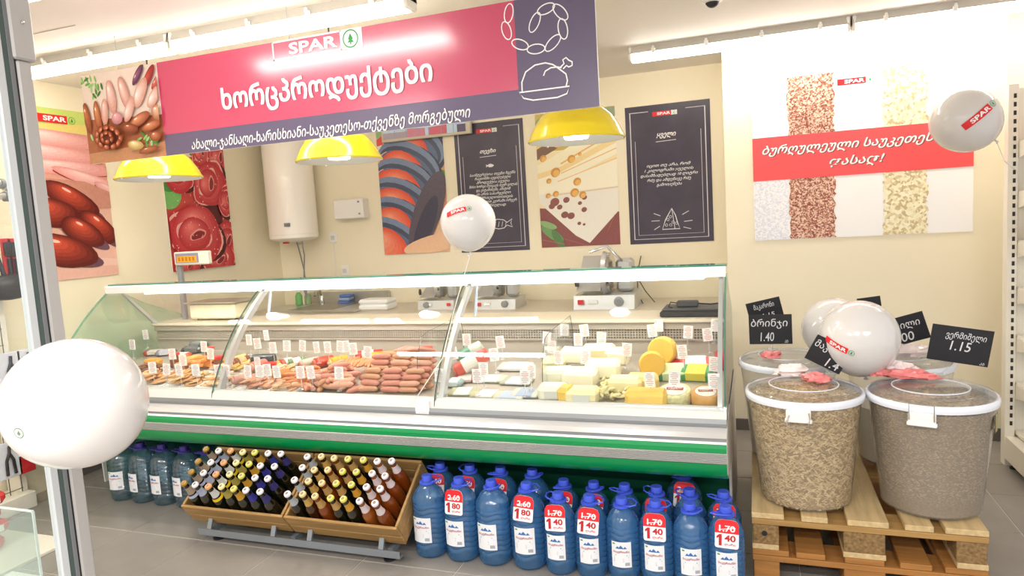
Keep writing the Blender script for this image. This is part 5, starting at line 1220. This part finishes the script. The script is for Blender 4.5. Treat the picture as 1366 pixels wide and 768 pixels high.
# price scale with raised display at the left
sx_ = at_y(243, 420, 3.6).x
t = thing('price_scale', 'cream shop scale with an orange display on a pole', 'scale', (sx_, 3.6, zS))
pl_ = at_y(243, 384, 3.62)
bl = at_y(258, 428, 3.56); br = at_y(318, 428, 3.56)
part('body', MB().box(bl.x, br.x, 3.53, 3.73, zS+.012, zS+.115, bev=.012), mat('scale_cream', '#efe6c8', .4), t)
part('plate', MB().box(bl.x-.01, br.x+.03, 3.50, 3.745, zS+.116, zS+.124, bev=.003), M_STEEL, t)
for k in (0, 1): part('foot', MB().lathe([(.012, 0), (.012, .012)], 10, (bl.x+.03+k*(br.x-bl.x-.06), 3.58, zS)), M_DARK, t)
pz0 = at_y(245, 352, 3.62).z
part('pole', MB().box(pl_.x-.017, pl_.x+.017, 3.605, 3.635, zS+.0, pz0, bev=.004), M_GREY, t)
da = at_y(235, 355, 3.60); db = at_y(278, 334, 3.60)
part('display_housing', MB().box(da.x, db.x, 3.585, 3.63, da.z+.005, db.z, bev=.008), mat('housing_cream', '#e8e2d4', .4), t)
dd = Print(Frame((da.x, 3.5845, da.z+.005), (1, 0, 0), (0, 0, 1)), .0005); wd = db.x-da.x; hd = db.z-da.z-.005
dd.poly([(wd*.06, hd*.15), (wd*.74, hd*.15), (wd*.74, hd*.88), (wd*.06, hd*.88)], '#8f93a8'); dd.poly([(wd*.1, hd*.22), (wd*.68, hd*.22), (wd*.68, hd*.68), (wd*.1, hd*.68)], '#f0a92e')
for k in range(5): dd.poly([(wd*(.14+.105*k), hd*.3), (wd*(.20+.105*k), hd*.3), (wd*(.20+.105*k), hd*.6), (wd*(.14+.105*k), hd*.6)], '#c07a1c')
dd.done('display', t)

# ================================================================== PALLETS AND BINS
M_PINE = mat('pine_board', '#cdb384', .6, var=.2, vscale=4, stretch=(14, 1.2, 14), bump=.1); M_PINEX = mat('pine_rail', '#a9854f', .6, var=.22, vscale=4, stretch=(1.2, 14, 14), bump=.1)
M_ORP = mat('shaded_orange_pine', '#a8743c', .6, var=.2, vscale=4, stretch=(1.2, 14, 14)); M_CHIP = mat('chipboard_block', '#8d7048', .8, var=.45, vscale=90, bump=.3, bscale=120)  # orange wood of the lower pallet, its colour darkened for the shade there
px0, px1, py0, py1 = -.035, .735, 2.640, 3.80
for lvl in (0, 1):
    z = .144*lvl
    t = thing('pallet', ['lower wooden pallet standing on the floor', 'upper wooden pallet carrying the four bins'][lvl], 'pallet', ((px0+px1)/2, (py0+py1)/2, z), 'stacked pallets')
    wood, woodx = (M_ORP, M_ORP) if lvl == 0 else (M_PINE, M_PINEX)
    for (a, b) in ((px0, px0+.095), ((px0+px1)/2-.07, (px0+px1)/2+.07), (px1-.095, px1)):
        part('bottom_board', MB().box(a, b, py0, py1, z+.001, z+.021, bev=.002), wood, t)
    for y in (py0, (py0+py1)/2-.07, py1-.14):
        for (a, b) in ((px0, px0+.10), ((px0+px1)/2-.072, (px0+px1)/2+.072), (px1-.10, px1)):
            part('block', MB().box(a+.004, b-.004, y+.004, y+.136, z+.022, z+.098, bev=.002), M_CHIP if lvl else M_ORP, t)
        part('cross_rail', MB().box(px0, px1, y, y+.14, z+.099, z+.121, bev=.002), woodx, t)
    xs_ = [px0, px0+.155, (px0+px1)/2-.065, px1-.27, px1-.13]; ws_ = [.13, .10, .13, .10, .13]
    if lvl: xs_ = [px0, px0+.175, (px0+px1)/2-.055, px1-.255, px1-.13]; ws_ = [.115, .09, .135, .09, .13]
    for a, w_ in zip(xs_, ws_): part('deck_board', MB().box(a, a+w_, py0+.002, py1, z+.122, z+.1435, bev=.002), wood, t)
ph = thing('nail_hole_plug', 'dark round hole in the left front block of the upper pallet', 'hole', (px0+.045, py0+.003, .20))
part('rim', MB().lathe([(.010, 0), (.010, .0025), (.0001, .003)], 14, (px0+.045, py0+.0035, .208), M=Matrix.Rotation(math.pi/2, 4, 'X').to_3x3()), M_DARK, ph)

M_BIN = glass('clear_bin_plastic', (.93, .93, .92), 1.45, .16, (.92, .92, .9), .08)
M_LID = glass('milky_lid_plastic', (.96, .97, .98), 1.4, .08, (.95, .96, 1), .1)
M_RIM = mat('milky_rim', '#e9edf6', .25, coat=.3)
M_BAGR = mat('pink_bag', '#f28c8c', .3, coat=.4, var=.2, vscale=40); M_BAGW = mat('white_bag', '#fbeceb', .3, coat=.4, var=.05)
pasta_m = mat('pasta_body', '#9a8058', .7, var=.25, vscale=70, bump=.6, bscale=90)
verm_m = mat('vermicelli_body', '#8d7c66', .7, var=.2, vscale=140, bump=.4, bscale=160)
pale_m = mat('rice_body', '#e3ddcf', .7, var=.1, vscale=140)
zD = .2885
def bin_(cx, cy, rb, rt, h, fill, m_fill, label, piece=None, npc=0, clip=None, pm=None):
    t = thing('storage_bin', label, 'bin', (cx, cy, zD), 'clear bins on the pallets')
    c = (cx, cy, zD)
    prof = [(.0001, .002), (rb*.93, .002), (rb, .012), (rb*1.004, .03), (rt*.97, h-.05), (rt*.985, h-.03), (rt*.985, h)]
    part('bin_body', MB().lathe(prof, 48, c), M_BIN, t, True)
    part('rim', MB().lathe([(rt*.985, h-.012), (rt*1.035, h-.010), (rt*1.045, h), (rt*1.045, h+.010), (rt*1.02, h+.018), (rt*.985, h+.016)], 48, c, caps=False), M_RIM, t, True)
    part('lid', MB().lathe([(rt*1.0, h+.016), (rt*.96, h+.028), (rt*.86, h+.036), (rt*.84, h+.030), (rt*.5, h+.036), (.0001, h+.038)], 48, c), M_LID, t, True)
    part('lid_ridge', MB().ring(c, rt*.60, rt*.615, zD+h+.036, zD+h+.040, 40), M_RIM, t)
    # contents
    rf = lambda z: rb+(rt*.975-rb)*(z-.03)/(h-.08)-.006
    hf = h*fill
    top = []; n = 40; m = MB()
    m.lathe([(rb*.9, .006), (rb-.006, .014), (rf(.1), .1), (rf(hf*.6), hf*.6), (rf(hf*.97), hf*.975), (rf(hf)*.8, hf), (rf(hf)*.4, hf+.008), (.0001, hf+.012)], n, c)
    cont = part('contents', m, m_fill, t, True, kind='stuff')
    if npc: part('contents_lit_top', MB().lathe([(rf(hf)*.985, hf+.0005), (rf(hf)*.8, hf+.012), (rf(hf)*.4, hf+.020), (.0001, hf+.023)], n, c, caps=False), mat('contents_lit_top_'+m_fill.name, '#dcc08a' if 'pasta' in m_fill.name else '#d9c49c', .7, var=.2, vscale=60), t, True, kind='stuff')  # top of the fill coloured lighter than its sides, as if lit
    if npc:
        r = random.Random(int(cx*100)+5); mb = MB(); L, rad = piece
        for k in range(npc):
            front_a = r.uniform(math.pi*.95, math.pi*2.05)
            if k % 4 == 0:
                rr = rf(hf)*math.sqrt(r.random())*.97; a = r.uniform(0, 2*math.pi); P0 = Vector((cx+rr*math.cos(a), cy+rr*math.sin(a), zD+hf+.002+.020*min(1, (1-rr/rt)*3))); d = Vector((r.uniform(-1, 1), r.uniform(-1, 1), r.uniform(-.2, .2)))
            else:
                z = r.uniform(.012, hf); rr = (rf(z) if z > .02 else rb-.008)-.0006; a = front_a
                P0 = Vector((cx+rr*math.cos(a), cy+rr*math.sin(a), zD+z)); tz = r.gauss(0, .8); d = Vector((-math.sin(a), math.cos(a), tz))
            d = d.normalized()*L/2; mb.tube([P0-d, P0+d], rad, 5, mi=r.choice((0, 0, 1, 2)))
        part('pasta_pieces', mb, [pm, mat(pm.name+'_light', '#d9c294' if 'pasta' in pm.name else '#b9a68a', .6), mat(pm.name+'_dark', '#a38a60' if 'pasta' in pm.name else '#94826a', .6)], t, kind='stuff')
    for ang in (clip or ()):
        a = math.radians(ang); M = Matrix.Translation((cx, cy, zD+h)) @ Matrix.Rotation(a+math.pi/2, 4, 'Z')
        m = MB().box(-.042, .042, -rt*1.07-.012, -rt*1.03, -.040, -.006, bev=.004).box(-.046, .046, -rt*1.075-.012, -rt*1.04, -.052, -.038, bev=.003); m.xf(M)
        cl = part('clip', m, M_WHITE, t)
        yy = -rt*1.07-.014
        if ang < 260: pts = [(-.038, yy, -.03), (-.038, yy-.004, .028), (.038, yy-.004, .028), (.038, yy, -.03)]
        else: pts = [(-.030, yy, -.024), (-.038, yy-.012, -.05), (-.034, yy-.016, -.064), (.034, yy-.016, -.064), (.040, yy-.012, -.03), (.036, yy, -.012)]
        m = MB().tube(pts, .0022, 6); m.xf(M)
        wire = part('wire_bail', m, M_CHROME, cl)
    return t
M_PAST = mat('pasta_piece', '#c4aa7c', .6, var=.12, vscale=30); M_VERM = mat('vermicelli_piece', '#a8967a', .6)
bin_(.166, 2.835, .166, .207, .418, .985, pasta_m, 'clear bin of short macaroni at the front left of the pallet', (.016, .0023), 5200, (262,), M_PAST)
bin_(.601, 2.850, .166, .207, .415, .975, verm_m, 'clear bin of fine vermicelli at the front right of the pallet', (.008, .0011), 6000, (252,), M_VERM)
bin_(.130, 3.330, .166, .207, .430, .62, pale_m, 'clear bin at the back left of the pallet, mostly hidden')
bin_(.585, 3.345, .166, .207, .430, .60, pale_m, 'clear bin at the back right of the pallet, mostly hidden')
# colourful sticker seen at the right bin's edge
st = MB(); n = 6
for k in range(n):
    a0 = math.radians(-32+24*k/n); a1 = math.radians(-32+24*(k+1)/n); R_ = .2055
    st.add([(.601+R_*math.cos(a), 2.85+R_*math.sin(a), zD+z) for a, z in ((a0, .315), (a1, .315), (a1, .375), (a0, .375))], [(0, 1, 2, 3)], k % 3)
solo('pasta_sticker', st, [mat('sticker_dark', '#3a2a22', .4), mat('sticker_gold', '#c79a3c', .4), mat('sticker_green', '#2c9a4c', .4)], 'small dark and green sticker on the right side of the front right bin', 'sticker')
# crumpled bags on the lids
def bag(cx, cy, z, sx, sy, sz, seed, m, label, rz=0):
    r = random.Random(seed); b = MB().sphere((0, 0, 0), 1, 1, 1, 20, 12); off = Vector((seed*3.1, seed*1.7, 0)); vs = []
    for v in b.v:
        v = Vector(v); q = 1+.55*noise.noise(v*2.2+off)+.25*noise.noise(v*6+off); x, y, zz = v*q; vs.append((x*sx, y*sy, max(zz, -.35)*sz))
    b.v = vs; b.xf(Matrix.Translation((cx, cy, z+.35*sz)) @ Matrix.Rotation(rz, 4, 'Z'))
    return solo('plastic_bag', b, m, label, 'bag', 'crumpled bags on the bin lids', True)
lz = zD+.418+.040
bag(.215, 2.88, lz, .055, .035, .022, 1, M_BAGR, 'crumpled pink bag on the lid of the front left bin', -.3)
bag(.13, 2.98, lz, .06, .04, .03, 2, M_BAGW, 'crumpled white bag behind the pink one on the front left bin', .2)
bag(.06, 3.25, zD+.470, .045, .03, .022, 3, M_BAGR, 'crumpled pink bag on the lid of the back left bin', .3)
bag(.555, 2.96, lz, .085, .035, .024, 4, M_BAGR, 'longer crumpled pink bag on the lid of the front right bin', -.1)
bag(.455, 2.99, lz, .04, .03, .02, 5, M_BAGR, 'small pink bag beside the balloon on the front right bin', -.1)
bag(.53, 3.05, lz, .07, .04, .03, 6, M_BAGW, 'crumpled white bag on the lid of the front right bin', .3)
bag(.60, 3.32, zD+.470, .09, .06, .035, 8, M_BAGW, 'crumpled white bag on the lid of the back right bin', .3)

# chalk signs
M_SLATE = mat('slate_card', '#1a1a20', .45, var=.15, vscale=10); M_CHK = mat('chalk_white', '#dcdce0', .7)
def chalk_sign(pc, Y, texts, label, foot):
    """pc: the four corners bl, br, tr, tl of the card in the photograph, all in the plane y = Y"""
    P = [at_y(px, py, Y) for px, py in pc]; bl, br, tr, tl = P
    eu = (br-bl).normalized(); w = ((br-bl).length+(tr-tl).length)/2; h = ((tl-bl).length+(tr-br).length)/2
    fr = Frame(bl, eu, Vector((-eu.z, 0, eu.x)))
    t = thing('chalk_sign', label, 'sign', (bl+br)/2, 'chalk price signs on the bins')
    m = MB().add([fr.p(0, 0), fr.p(w, 0), fr.p(w, h), fr.p(0, h), fr.p(0, 0, -.003), fr.p(w, 0, -.003), fr.p(w, h, -.003), fr.p(0, h, -.003)], [(0, 1, 2, 3), (7, 6, 5, 4), (0, 4, 5, 1), (1, 5, 6, 2), (2, 6, 7, 3), (3, 7, 4, 0)])
    part('card', m, M_SLATE, t)
    for s_, u0, u1, v0, v1 in texts: lettering(s_, fr, w*u0, w*u1, h*v0, h*v1, M_CHK, t, off=.001, weight=.004, shear=.12)
    b = fr.p(w*.5, 0, -.004); f_ = Vector(foot)
    part('holder', MB().tube([fr.p(w*.5, h*.15, -.006), b+Vector((0, .002, -.0)), f_], .003, 6), M_PIN, t)
    part('holder_base', MB().box(f_.x-.022, f_.x+.022, f_.y-.014, f_.y+.014, f_.z, f_.z+.008, bev=.002), M_PIN, t)
    return t
zl1 = zD+.430+.041
chalk_sign([(1000, 459), (1057, 458.5), (1057, 419), (999, 420)], 3.22, [('ბრინჯი', .05, .9, .52, .86), ('1.40', .26, .58, .1, .40), ('კგ', .82, .9, .04, .14)], 'black chalk sign reading 1.40 at the left end above the bins', (.06, 3.24, zl1))
chalk_sign([(1001, 430), (1046, 420), (1041, 395), (996, 405)], 3.40, [('მაკარონი', .2, .8, .5, .85), ('1.15', .4, .75, .1, .3)], 'black chalk sign half hidden behind the 1.40 sign', (.07, 3.42, zl1))
chalk_sign([(1073, 477), (1120, 500), (1125, 460), (1076, 446)], 2.97, [('მაკარონი', .06, 1.2, .5, .86), ('1.4', .55, .9, .06, .40)], 'black chalk sign partly covered by the big printed balloon', (.28, 2.99, lz))
chalk_sign([(1190, 463), (1241, 450), (1230, 413), (1178, 430)], 3.30, [('ფქვილი', -.1, .86, .48, .82), ('1.00', .1, .62, .08, .40)], 'tilted black chalk sign between the balloon and the 1.15 sign', (.50, 3.32, zl1))
chalk_sign([(1236, 478), (1318, 490), (1324, 441), (1242, 432)], 3.05, [('ვერმიშელი', .24, .9, .62, .86), ('1.15', .34, .68, .34, .6), ('კგ', .86, .94, .03, .10)], 'wide black chalk sign reading 1.15 above the right bin', (.66, 3.0, lz))
chalk_sign([(1145, 412), (1176, 408), (1173, 394), (1142, 399)], 3.55, [], 'black chalk sign with only one corner showing above the balloons', (.50, 3.50, zl1))

# ================================================================== BALLOONS
M_BAL = mat('white_balloon', '#dddbda', .14, coat=.3); M_BAL.node_tree.nodes['Principled BSDF'].inputs['Subsurface Weight'].default_value = .25
M_BAL.node_tree.nodes['Principled BSDF'].inputs['Subsurface Radius'].default_value = (.05, .045, .04)
M_STR = mat('white_ribbon', '#f6f3ec', .4)
def balloon(px, py, rpx, D, label, axis=(0, 0, -1), logo=None, string=None, name='balloon', green_only=False):
    c = EYE+ray(px, py)*D; R = rpx*D/F_PX
    d_ = ray(px, py).normalized(); R *= (d_.dot(_f))**-.0
    ax = Vector(axis).normalized(); q = Vector((0, 0, -1)).rotation_difference(ax).to_matrix()
    t = thing(name, label, 'balloon', c+ax*R*1.1, 'white printed balloons')
    prof = []
    for k in range(25):
        a = math.pi*k/24; z = -math.cos(a); r = math.sin(a)
        if z < 0: z *= 1.07; r *= 1-.03*(-z)
        prof.append((max(r*R, 1e-5), z*R))
    # z = -1 is the knot end
    b = MB().lathe(prof, 40, c, M=q)
    part('skin', b, M_BAL, t, 80)
    kz = -R*1.07
    part('knot', MB().lathe([(.002, kz+.002), (.006, kz-.004), (.004, kz-.010), (.010, kz-.018), (.009, kz-.020)], 12, c, M=q), M_BAL, t, True)
    if string:
        pts = [c+q @ Vector((0, 0, kz-.01))]+[Vector(p) for p in string]
        part('string', MB().tube(pts, .0022, 5), M_STR, t, True)
    if logo:
        (lpx, lpy, ang, hpx) = logo
        # direction on the balloon where the print is centred
        rd = ray(lpx, lpy); oc = EYE-c; A = rd.dot(rd); Bq = rd.dot(oc); Cq = oc.dot(oc)-R*R; disc = max(Bq*Bq-A*Cq, 0); s_ = (-Bq-math.sqrt(disc))/A
        nrm = (EYE+rd*s_-c).normalized()
        scr = (_r*math.cos(math.radians(ang))+_u*math.sin(math.radians(ang))); eu = (scr-nrm*scr.dot(nrm)).normalized(); ev = nrm.cross(eu)
        h = hpx*D/F_PX
        def fn(u, v, off):
            u -= h*2.6; v -= h*.5; rr_ = math.hypot(u, v)
            if rr_ < 1e-9: dirv = nrm
            else: dirv = nrm*math.cos(rr_/R)+(eu*u+ev*v)/rr_*math.sin(rr_/R)
            l = q.transposed() @ dirv; rad = R
            if l.z < 0: rad = R*(1+.07*(-l.z)**2*1.0)
            return c+dirv*(rad+off*.9+.0012)
        if green_only:
            m = MB(); n = 20; Rr = h*.5; cx_ = h*2.6; cy_ = h*.5
            vs = [fn(cx_+Rr*math.cos(2*math.pi*k/n), cy_+Rr*math.sin(2*math.pi*k/n), .001) for k in range(n)]+[fn(cx_+Rr*.84*math.cos(2*math.pi*k/n), cy_+Rr*.84*math.sin(2*math.pi*k/n), .001) for k in range(n)]
            m.add(vs, [(k, (k+1) % n, n+(k+1) % n, n+k) for k in range(n)])
            tr = [(0, .7), (.45, -.35), (.1, -.35), (.1, -.65), (-.1, -.65), (-.1, -.35), (-.45, -.35)]
            m.add([fn(cx_+a*Rr*.8, cy_+b*Rr*.8, .001) for a, b in tr], [(0, 1, 6), (2, 3, 4, 5)][:1]+[(5, 4, 3, 2)[::-1]])
            part('fir_logo', m, mat('dull_green_print', '#5b7a63', .5), t)
        else: shop_logo(fn, 0, 0, h, t, 'red')
    return t
p1_ = at_y(604, 420, 2.72); p2_ = at_y(557, 541, 2.66)
balloon(624.5, 296, 37, 2.85, 'white balloon floating before the fish poster on a taut string', logo=(611, 281, 10, 6.6), string=[p1_, at_y(590, 478, 2.64), (p2_.x, 2.64, .68), (p2_.x, 2.66, .64)])
solo('tape_patch', MB().box(p2_.x-.03, p2_.x+.04, 2.690, 2.6975, .600, .665, bev=.002), M_PWHITE, 'white tape fixing the balloon string to the counter ledge', 'tape')
balloon(1113, 438, 41, 3.13, 'white balloon behind the printed one on the bins', axis=(.1, -.1, -1))
balloon(1146, 450, 49.5, 2.78, 'white balloon with red logo resting between the front bins', axis=(.15, .1, -1), logo=(1118, 462, -7, 8))
kn = at_y(1353, 222, 3.7)
balloon(1287, 160, 42, 3.35, 'white balloon tied to the right rack before the grain poster', axis=(.72, 0, -.62), logo=(1309, 152, 42, 9.5), string=[at_y(1340, 215, 3.65), (at_y(1354, 226, 4.1).x, 4.1, at_y(1354, 226, 4.1).z)])
balloon(101, 537, 86, 1.36, 'large white balloon in the left foreground in front of the metal post', axis=(.0, .7, -.7), logo=(26, 577, 0, 14), green_only=True)

# ================================================================== RIGHT RACK
M_RACKW = mat('rack_cream', '#f0ebdd', .4); M_HOLE = mat('slot_dark', '#2c2a28', .6)
rx0 = 1.215
rack = thing('shelf_rack', 'cream shop shelving with slotted upright at the right edge', 'shelving', (1.7, 4.0, 0))
part('upright', MB().box(rx0, rx0+.045, 4.14, 4.20, 0, 1.97, bev=.002), M_RACKW, rack)
sl_ = MB(); z = .22
while z < 1.94: sl_.box(rx0+.022, rx0+.034, 4.1385, 4.1399, z, z+.022); z += .042
part('slots', sl_, M_HOLE, rack, kind='stuff')
part('rack_back', MB().box(rx0+.045, 2.4, 4.17, 4.185, .0, 1.95), M_RACKW, rack)
part('plinth', MB().prism_x([(3.62, .04), (3.62, .16), (4.14, .16), (4.14, .04)], rx0+.003, 2.4), M_RACKW, rack)
for k, z in enumerate((.17, .43, .68, .93, 1.17, 1.42, 1.67)):
    dpt = .48 if k == 0 else .33
    part('shelf', MB().box(rx0+.05, 2.4, 4.165-dpt, 4.165, z, z+.018, bev=.002).box(rx0+.05, 2.4, 4.160-dpt-.004, 4.165-dpt, z-.012, z+.022), M_RACKW, rack)
    if k: part('bracket', MB().prism_x([(4.138, z-.07), (4.138, z+.01), (4.165-dpt, z+.01), (4.165-dpt, z-.012)], rx0+.046, rx0+.05), M_RACKW, rack)
for x, y in ((rx0+.03, 3.66), (rx0+.03, 4.1)): part('foot', MB().lathe([(.018, 0), (.018, .01), (.008, .012), (.008, .042)], 10, (x, y, 0)), M_DARK, rack)
def potato(x, y, z, s, m, lb, seed):
    b = MB().sphere((0, 0, 0), s*1.2, s, s*.9, 14, 9); o_ = Vector((seed, seed*.7, 0))
    b.v = [tuple(Vector(v)*(1+.12*noise.noise(Vector(v)*25+o_))) for v in b.v]; b.xf(Matrix.Translation((x, y, z+s*.85)))
    return solo('potato', b, m, lb, 'vegetable', 'yellow-green vegetables on the bottom shelf', True)
M_POT = mat('yellow_green_veg', '#a99a4e', .5, var=.2, vscale=20)
for k in range(12): potato(rx0+.10+.075*(k % 4), 3.78+.085*(k//4), .189, .036+.004*(k % 3), M_POT, 'yellow-green vegetable on the bottom rack shelf at the right edge', k)
def rack_bag(x, z, w, h, m, lb, seed):
    b = MB().box(-w/2, w/2, -.05, .05, 0, h, bev=.02); r = random.Random(seed); b.v = [(a+r.uniform(-.004, .004), bb+r.uniform(-.006, .006), c+r.uniform(-.004, .004)) for a, bb, c in b.v]
    b.xf(Matrix.Translation((x, 3.93, z+.001))); return solo('food_bag', b, m, lb, 'bag')
rack_bag(1.33, 1.188, .10, .13, mat('brown_bag', '#b5763a', .4, var=.3, vscale=20), 'brown snack bag on the middle rack shelf at the right edge', 1)
rack_bag(1.34, 1.438, .09, .14, mat('grey_bag', '#b9a39b', .4, var=.2), 'greyish pink pack on the rack shelf above the brown bag', 2)
rack_bag(1.34, 1.688, .09, .15, mat('pink_pack', '#e2a08c', .4, var=.2), 'salmon pink pack near the top of the right rack', 3)
rack_bag(1.45, 1.188, .10, .12, mat('tan_bag', '#d2a468', .4, var=.2), 'tan bag behind the brown one on the right rack', 4)

# ================================================================== DOOR FRAME AND GLASS AT THE LEFT
XD = -1.74
dr = thing('glass_partition', 'tall glass partition with grey metal frame in the left foreground', 'partition', (XD, 1.0, 0))
M_FRAME = mat('frame_grey', '#b3b1b0', .4, metal=.1); M_RUB = mat('rubber_grey', '#74777a', .6); M_DKG = mat('dark_green_seal', '#4a5a58', .5)
part('post', MB().box(XD-.045, XD, 1.266, 1.305, 0, 1.925, bev=.005), M_FRAME, dr)
part('post_head', MB().box(XD-.052, XD+.004, 1.258, 1.318, 1.926, ZC, bev=.005), M_FRAME, dr)
part('gap_seal', MB().box(XD-.04, XD-.004, 1.260, 1.2655, 0, 1.925), M_DARK, dr)
part('rubber_strip', MB().box(XD-.04, XD-.001, 1.248, 1.2595, 0, ZC, bev=.001), M_RUB, dr)
part('green_seal', MB().box(XD-.03, XD-.003, 1.236, 1.2475, 0, ZC), M_DKG, dr)
part('door_stile', MB().box(XD-.020, XD, 1.212, 1.2355, .02, ZC, bev=.003), mat('white_stile', '#c9ced2', .25, metal=.1), dr)
part('glass_pane', MB().box(XD-.012, XD-.006, .35, 1.2115, .08, 1.93), M_GLASS, dr)
part('top_rail', MB().box(XD-.020, XD-.001, .35, 1.2115, 1.932, 1.965, bev=.003), M_GREY, dr)
part('bottom_rail', MB().box(XD-.020, XD+.002, .35, 1.2115, .0, .08, bev=.003), M_ALU, dr)
part('upper_panel', MB().box(XD-.016, XD-.004, .35, 1.2115, 1.966, ZC), mat('pale_panel', '#dfe3ec', .3), dr)
for z in (2.02, 2.12, 2.3): part('screw', MB().sphere((XD+.004, 1.29, z), .005), M_CHROME, dr, True)

# ------------------------------------------------------------------ wire rack with tools behind the glass
gr = thing('wire_rack', 'wire grid rack with hanging packs seen through the glass at the left', 'rack', (-3.9, 2.2, 0))
M_WIRE = mat('wire_dark', '#6b675f', .5, metal=.5)
part('base_plinth', MB().box(-4.04, -3.86, 1.3, 2.60, .0, .09, bev=.004), M_RACKW, gr)
part('side_post', MB().box(-4.03, -3.92, 2.56, 2.60, .09, 1.9, bev=.003), M_RACKW, gr)
m = MB(); z = .12
while z < 1.9: m.tube([(-3.9, 1.3, z), (-3.9, 2.56, z)], .0025, 4); z += .09
y = 1.32
while y < 2.56: m.tube([(-3.902, y, .10), (-3.902, y, 1.9)], .0025, 4); y += .065
part('wire_grid', m, M_WIRE, gr, kind='stuff')
M_PACKR = mat('red_pack', '#cf2c34', .4, var=.2); M_PACKW = mat('clear_card', '#dde0ea', .3, var=.1); M_TOOLB = mat('black_tool', '#26262b', .4)
def hang(px, py, w, h, m, lb, nm, inner=None, grp=None, shape=None, x=-3.87):
    p = at_x(px, py, x); t = thing(nm, lb, 'pack' if nm != 'hand_tool' else 'tool', (x, p.y, p.z-h))
    part('card', MB().box(x-.004, x+.006, p.y-w/2, p.y+w/2, p.z-h, p.z, bev=.003), m, t)
    if inner == 'pliers':
        part('pliers', MB().tube([(x+.012, p.y-.02, p.z-h+.02), (x+.014, p.y-.018, p.z-h*.5), (x+.014, p.y, p.z-h*.3), (x+.014, p.y+.004, p.z-h*.1)], .008, 6).tube([(x+.012, p.y+.025, p.z-h+.02), (x+.014, p.y+.018, p.z-h*.5), (x+.014, p.y, p.z-h*.3)], .008, 6), M_TOOLB, t, True)
    if inner == 'tool':
        part('grip', MB().tube([(x+.012, p.y, p.z-h*1.1), (x+.014, p.y, p.z-h*.55)], .009, 8), M_TOOLB, t, True); part('head', MB().box(x+.008, x+.02, p.y-.018, p.y+.018, p.z-h*.5, p.z-h*.1, bev=.004), M_TOOLB, t)
    if inner == 'band': part('band', MB().box(x+.0065, x+.008, p.y-w/2, p.y+w/2, p.z-h*.4, p.z-h*.15), M_PWHITE, t)
for k, a in enumerate([(6, 318, .055, .20, M_PACKR, 'red carded tool at the far left edge in the upper row', 'hanging_pack', 'tool'), (15, 318, .055, .20, M_PACKR, 'red carded tool second from the left in the upper row', 'hanging_pack', 'tool'), (25, 317, .055, .20, M_PACKR, 'red carded tool nearest the metal post in the upper row', 'hanging_pack', 'tool'),
                       (10, 470, .12, .20, M_PACKW, 'pale blister pack in the middle row at the left edge', 'hanging_pack', 'pliers'), (34, 465, .11, .20, M_PACKW, 'pale blister pack just left of the big balloon', 'hanging_pack', 'pliers'),
                       (8, 590, .13, .20, M_PACKW, 'carded pliers in the lowest hanging row', 'hanging_pack', 'pliers'), (32, 590, .09, .17, M_PACKR, 'red and yellow card below the big balloon', 'hanging_pack', 'band')]): hang(*a)
bpw = at_x(12, 383, -3.82)
t = thing('ladle_set', 'black moulded tool hanging in the upper row behind the glass', 'tool', (-3.82, bpw.y, bpw.z-.05))
b = MB().sphere((-3.82, bpw.y, bpw.z), .05, .16, .07, 18, 10); part('head', b, M_TOOLB, t, True); part('neck', MB().tube([(-3.84, bpw.y, bpw.z+.05), (-3.87, bpw.y-.02, bpw.z+.22)], .012, 8), M_TOOLB, t, True)
for k, (px, py) in enumerate(((2, 245), (14, 250), (8, 262))):
    p = at_x(px, py, -3.85); t = thing('hose_fitting', ['grey hose fitting at the far left edge above the tools', 'grey hose fitting nearer the post above the tools', 'lowest grey hose fitting above the red cards'][k], 'fitting', p)
    part('body', MB().tube([p-Vector((0, .04, 0)), p+Vector((0, .04, .01))], .02, 10), M_ALU, t, True); part('collar', MB().tube([p-Vector((0, .01, 0)), p+Vector((0, .01, 0))], .028, 12), M_GREY, t, True)
# red packs stacked low behind the glass, acrylic box in front
for k in range(5):
    p = at_z(12+6*(k % 2), 660+0*k, .3); x, y = -3.55, 2.02+.03*(k % 2); z = .02+k*.07
    t = thing('red_food_pack', 'red pack, %s from the bottom of the low stack behind the glass' % ord_[k], 'package', (x, y, z), 'red packs in the low stack')
    part('pouch', MB().box(x-.10, x+.10, y-.07, y+.14, z+.002, z+.064, bev=.02), M_PACKR, t, True); part('stripe', MB().box(x+.1005, x+.1025, y-.03, y+.10, z+.015, z+.045), M_PWHITE, t)
pk = thing('low_platform', 'low white platform under the red packs behind the glass', 'platform', (-3.4, 1.95, 0))
part('slab', MB().box(-3.70, -3.2, 1.5, 2.3, .0, .018, bev=.003), M_RACKW, pk)
ab = at_y(20, 684, 1.45); t = thing('acrylic_box', 'clear acrylic box with white base in the lower left corner', 'box', (-2.2, 1.40, 0))
ax0, ax1 = -2.55, at_y(42, 683, 1.42).x; az = at_y(42, 683, 1.42).z
part('front_sheet', MB().box(ax0, ax1, 1.420, 1.426, .30, az), glass('acrylic', (.93, .97, .96), 1.5, .10, (.9, 1, .98)), t)
part('side_sheet', MB().box(ax1-.006, ax1, 1.12, 1.419, .30, az), glass('acrylic'), t)
part('front_edge', MB().box(ax0, ax1+.001, 1.4195, 1.4265, az, az+.004).box(ax1, ax1+.004, 1.4195, 1.4265, .30, az), mat('acrylic_edge', '#dfeeea', .2), t)
part('white_base', MB().box(ax0, ax1+.09, 1.10, 1.60, .22, .30, bev=.006), M_WHITE, t)
part('stand', MB().box(ax0+.05, ax1-.02, 1.15, 1.5, .0, .22), mat('stand_grey', '#d4d4d6', .5), t)
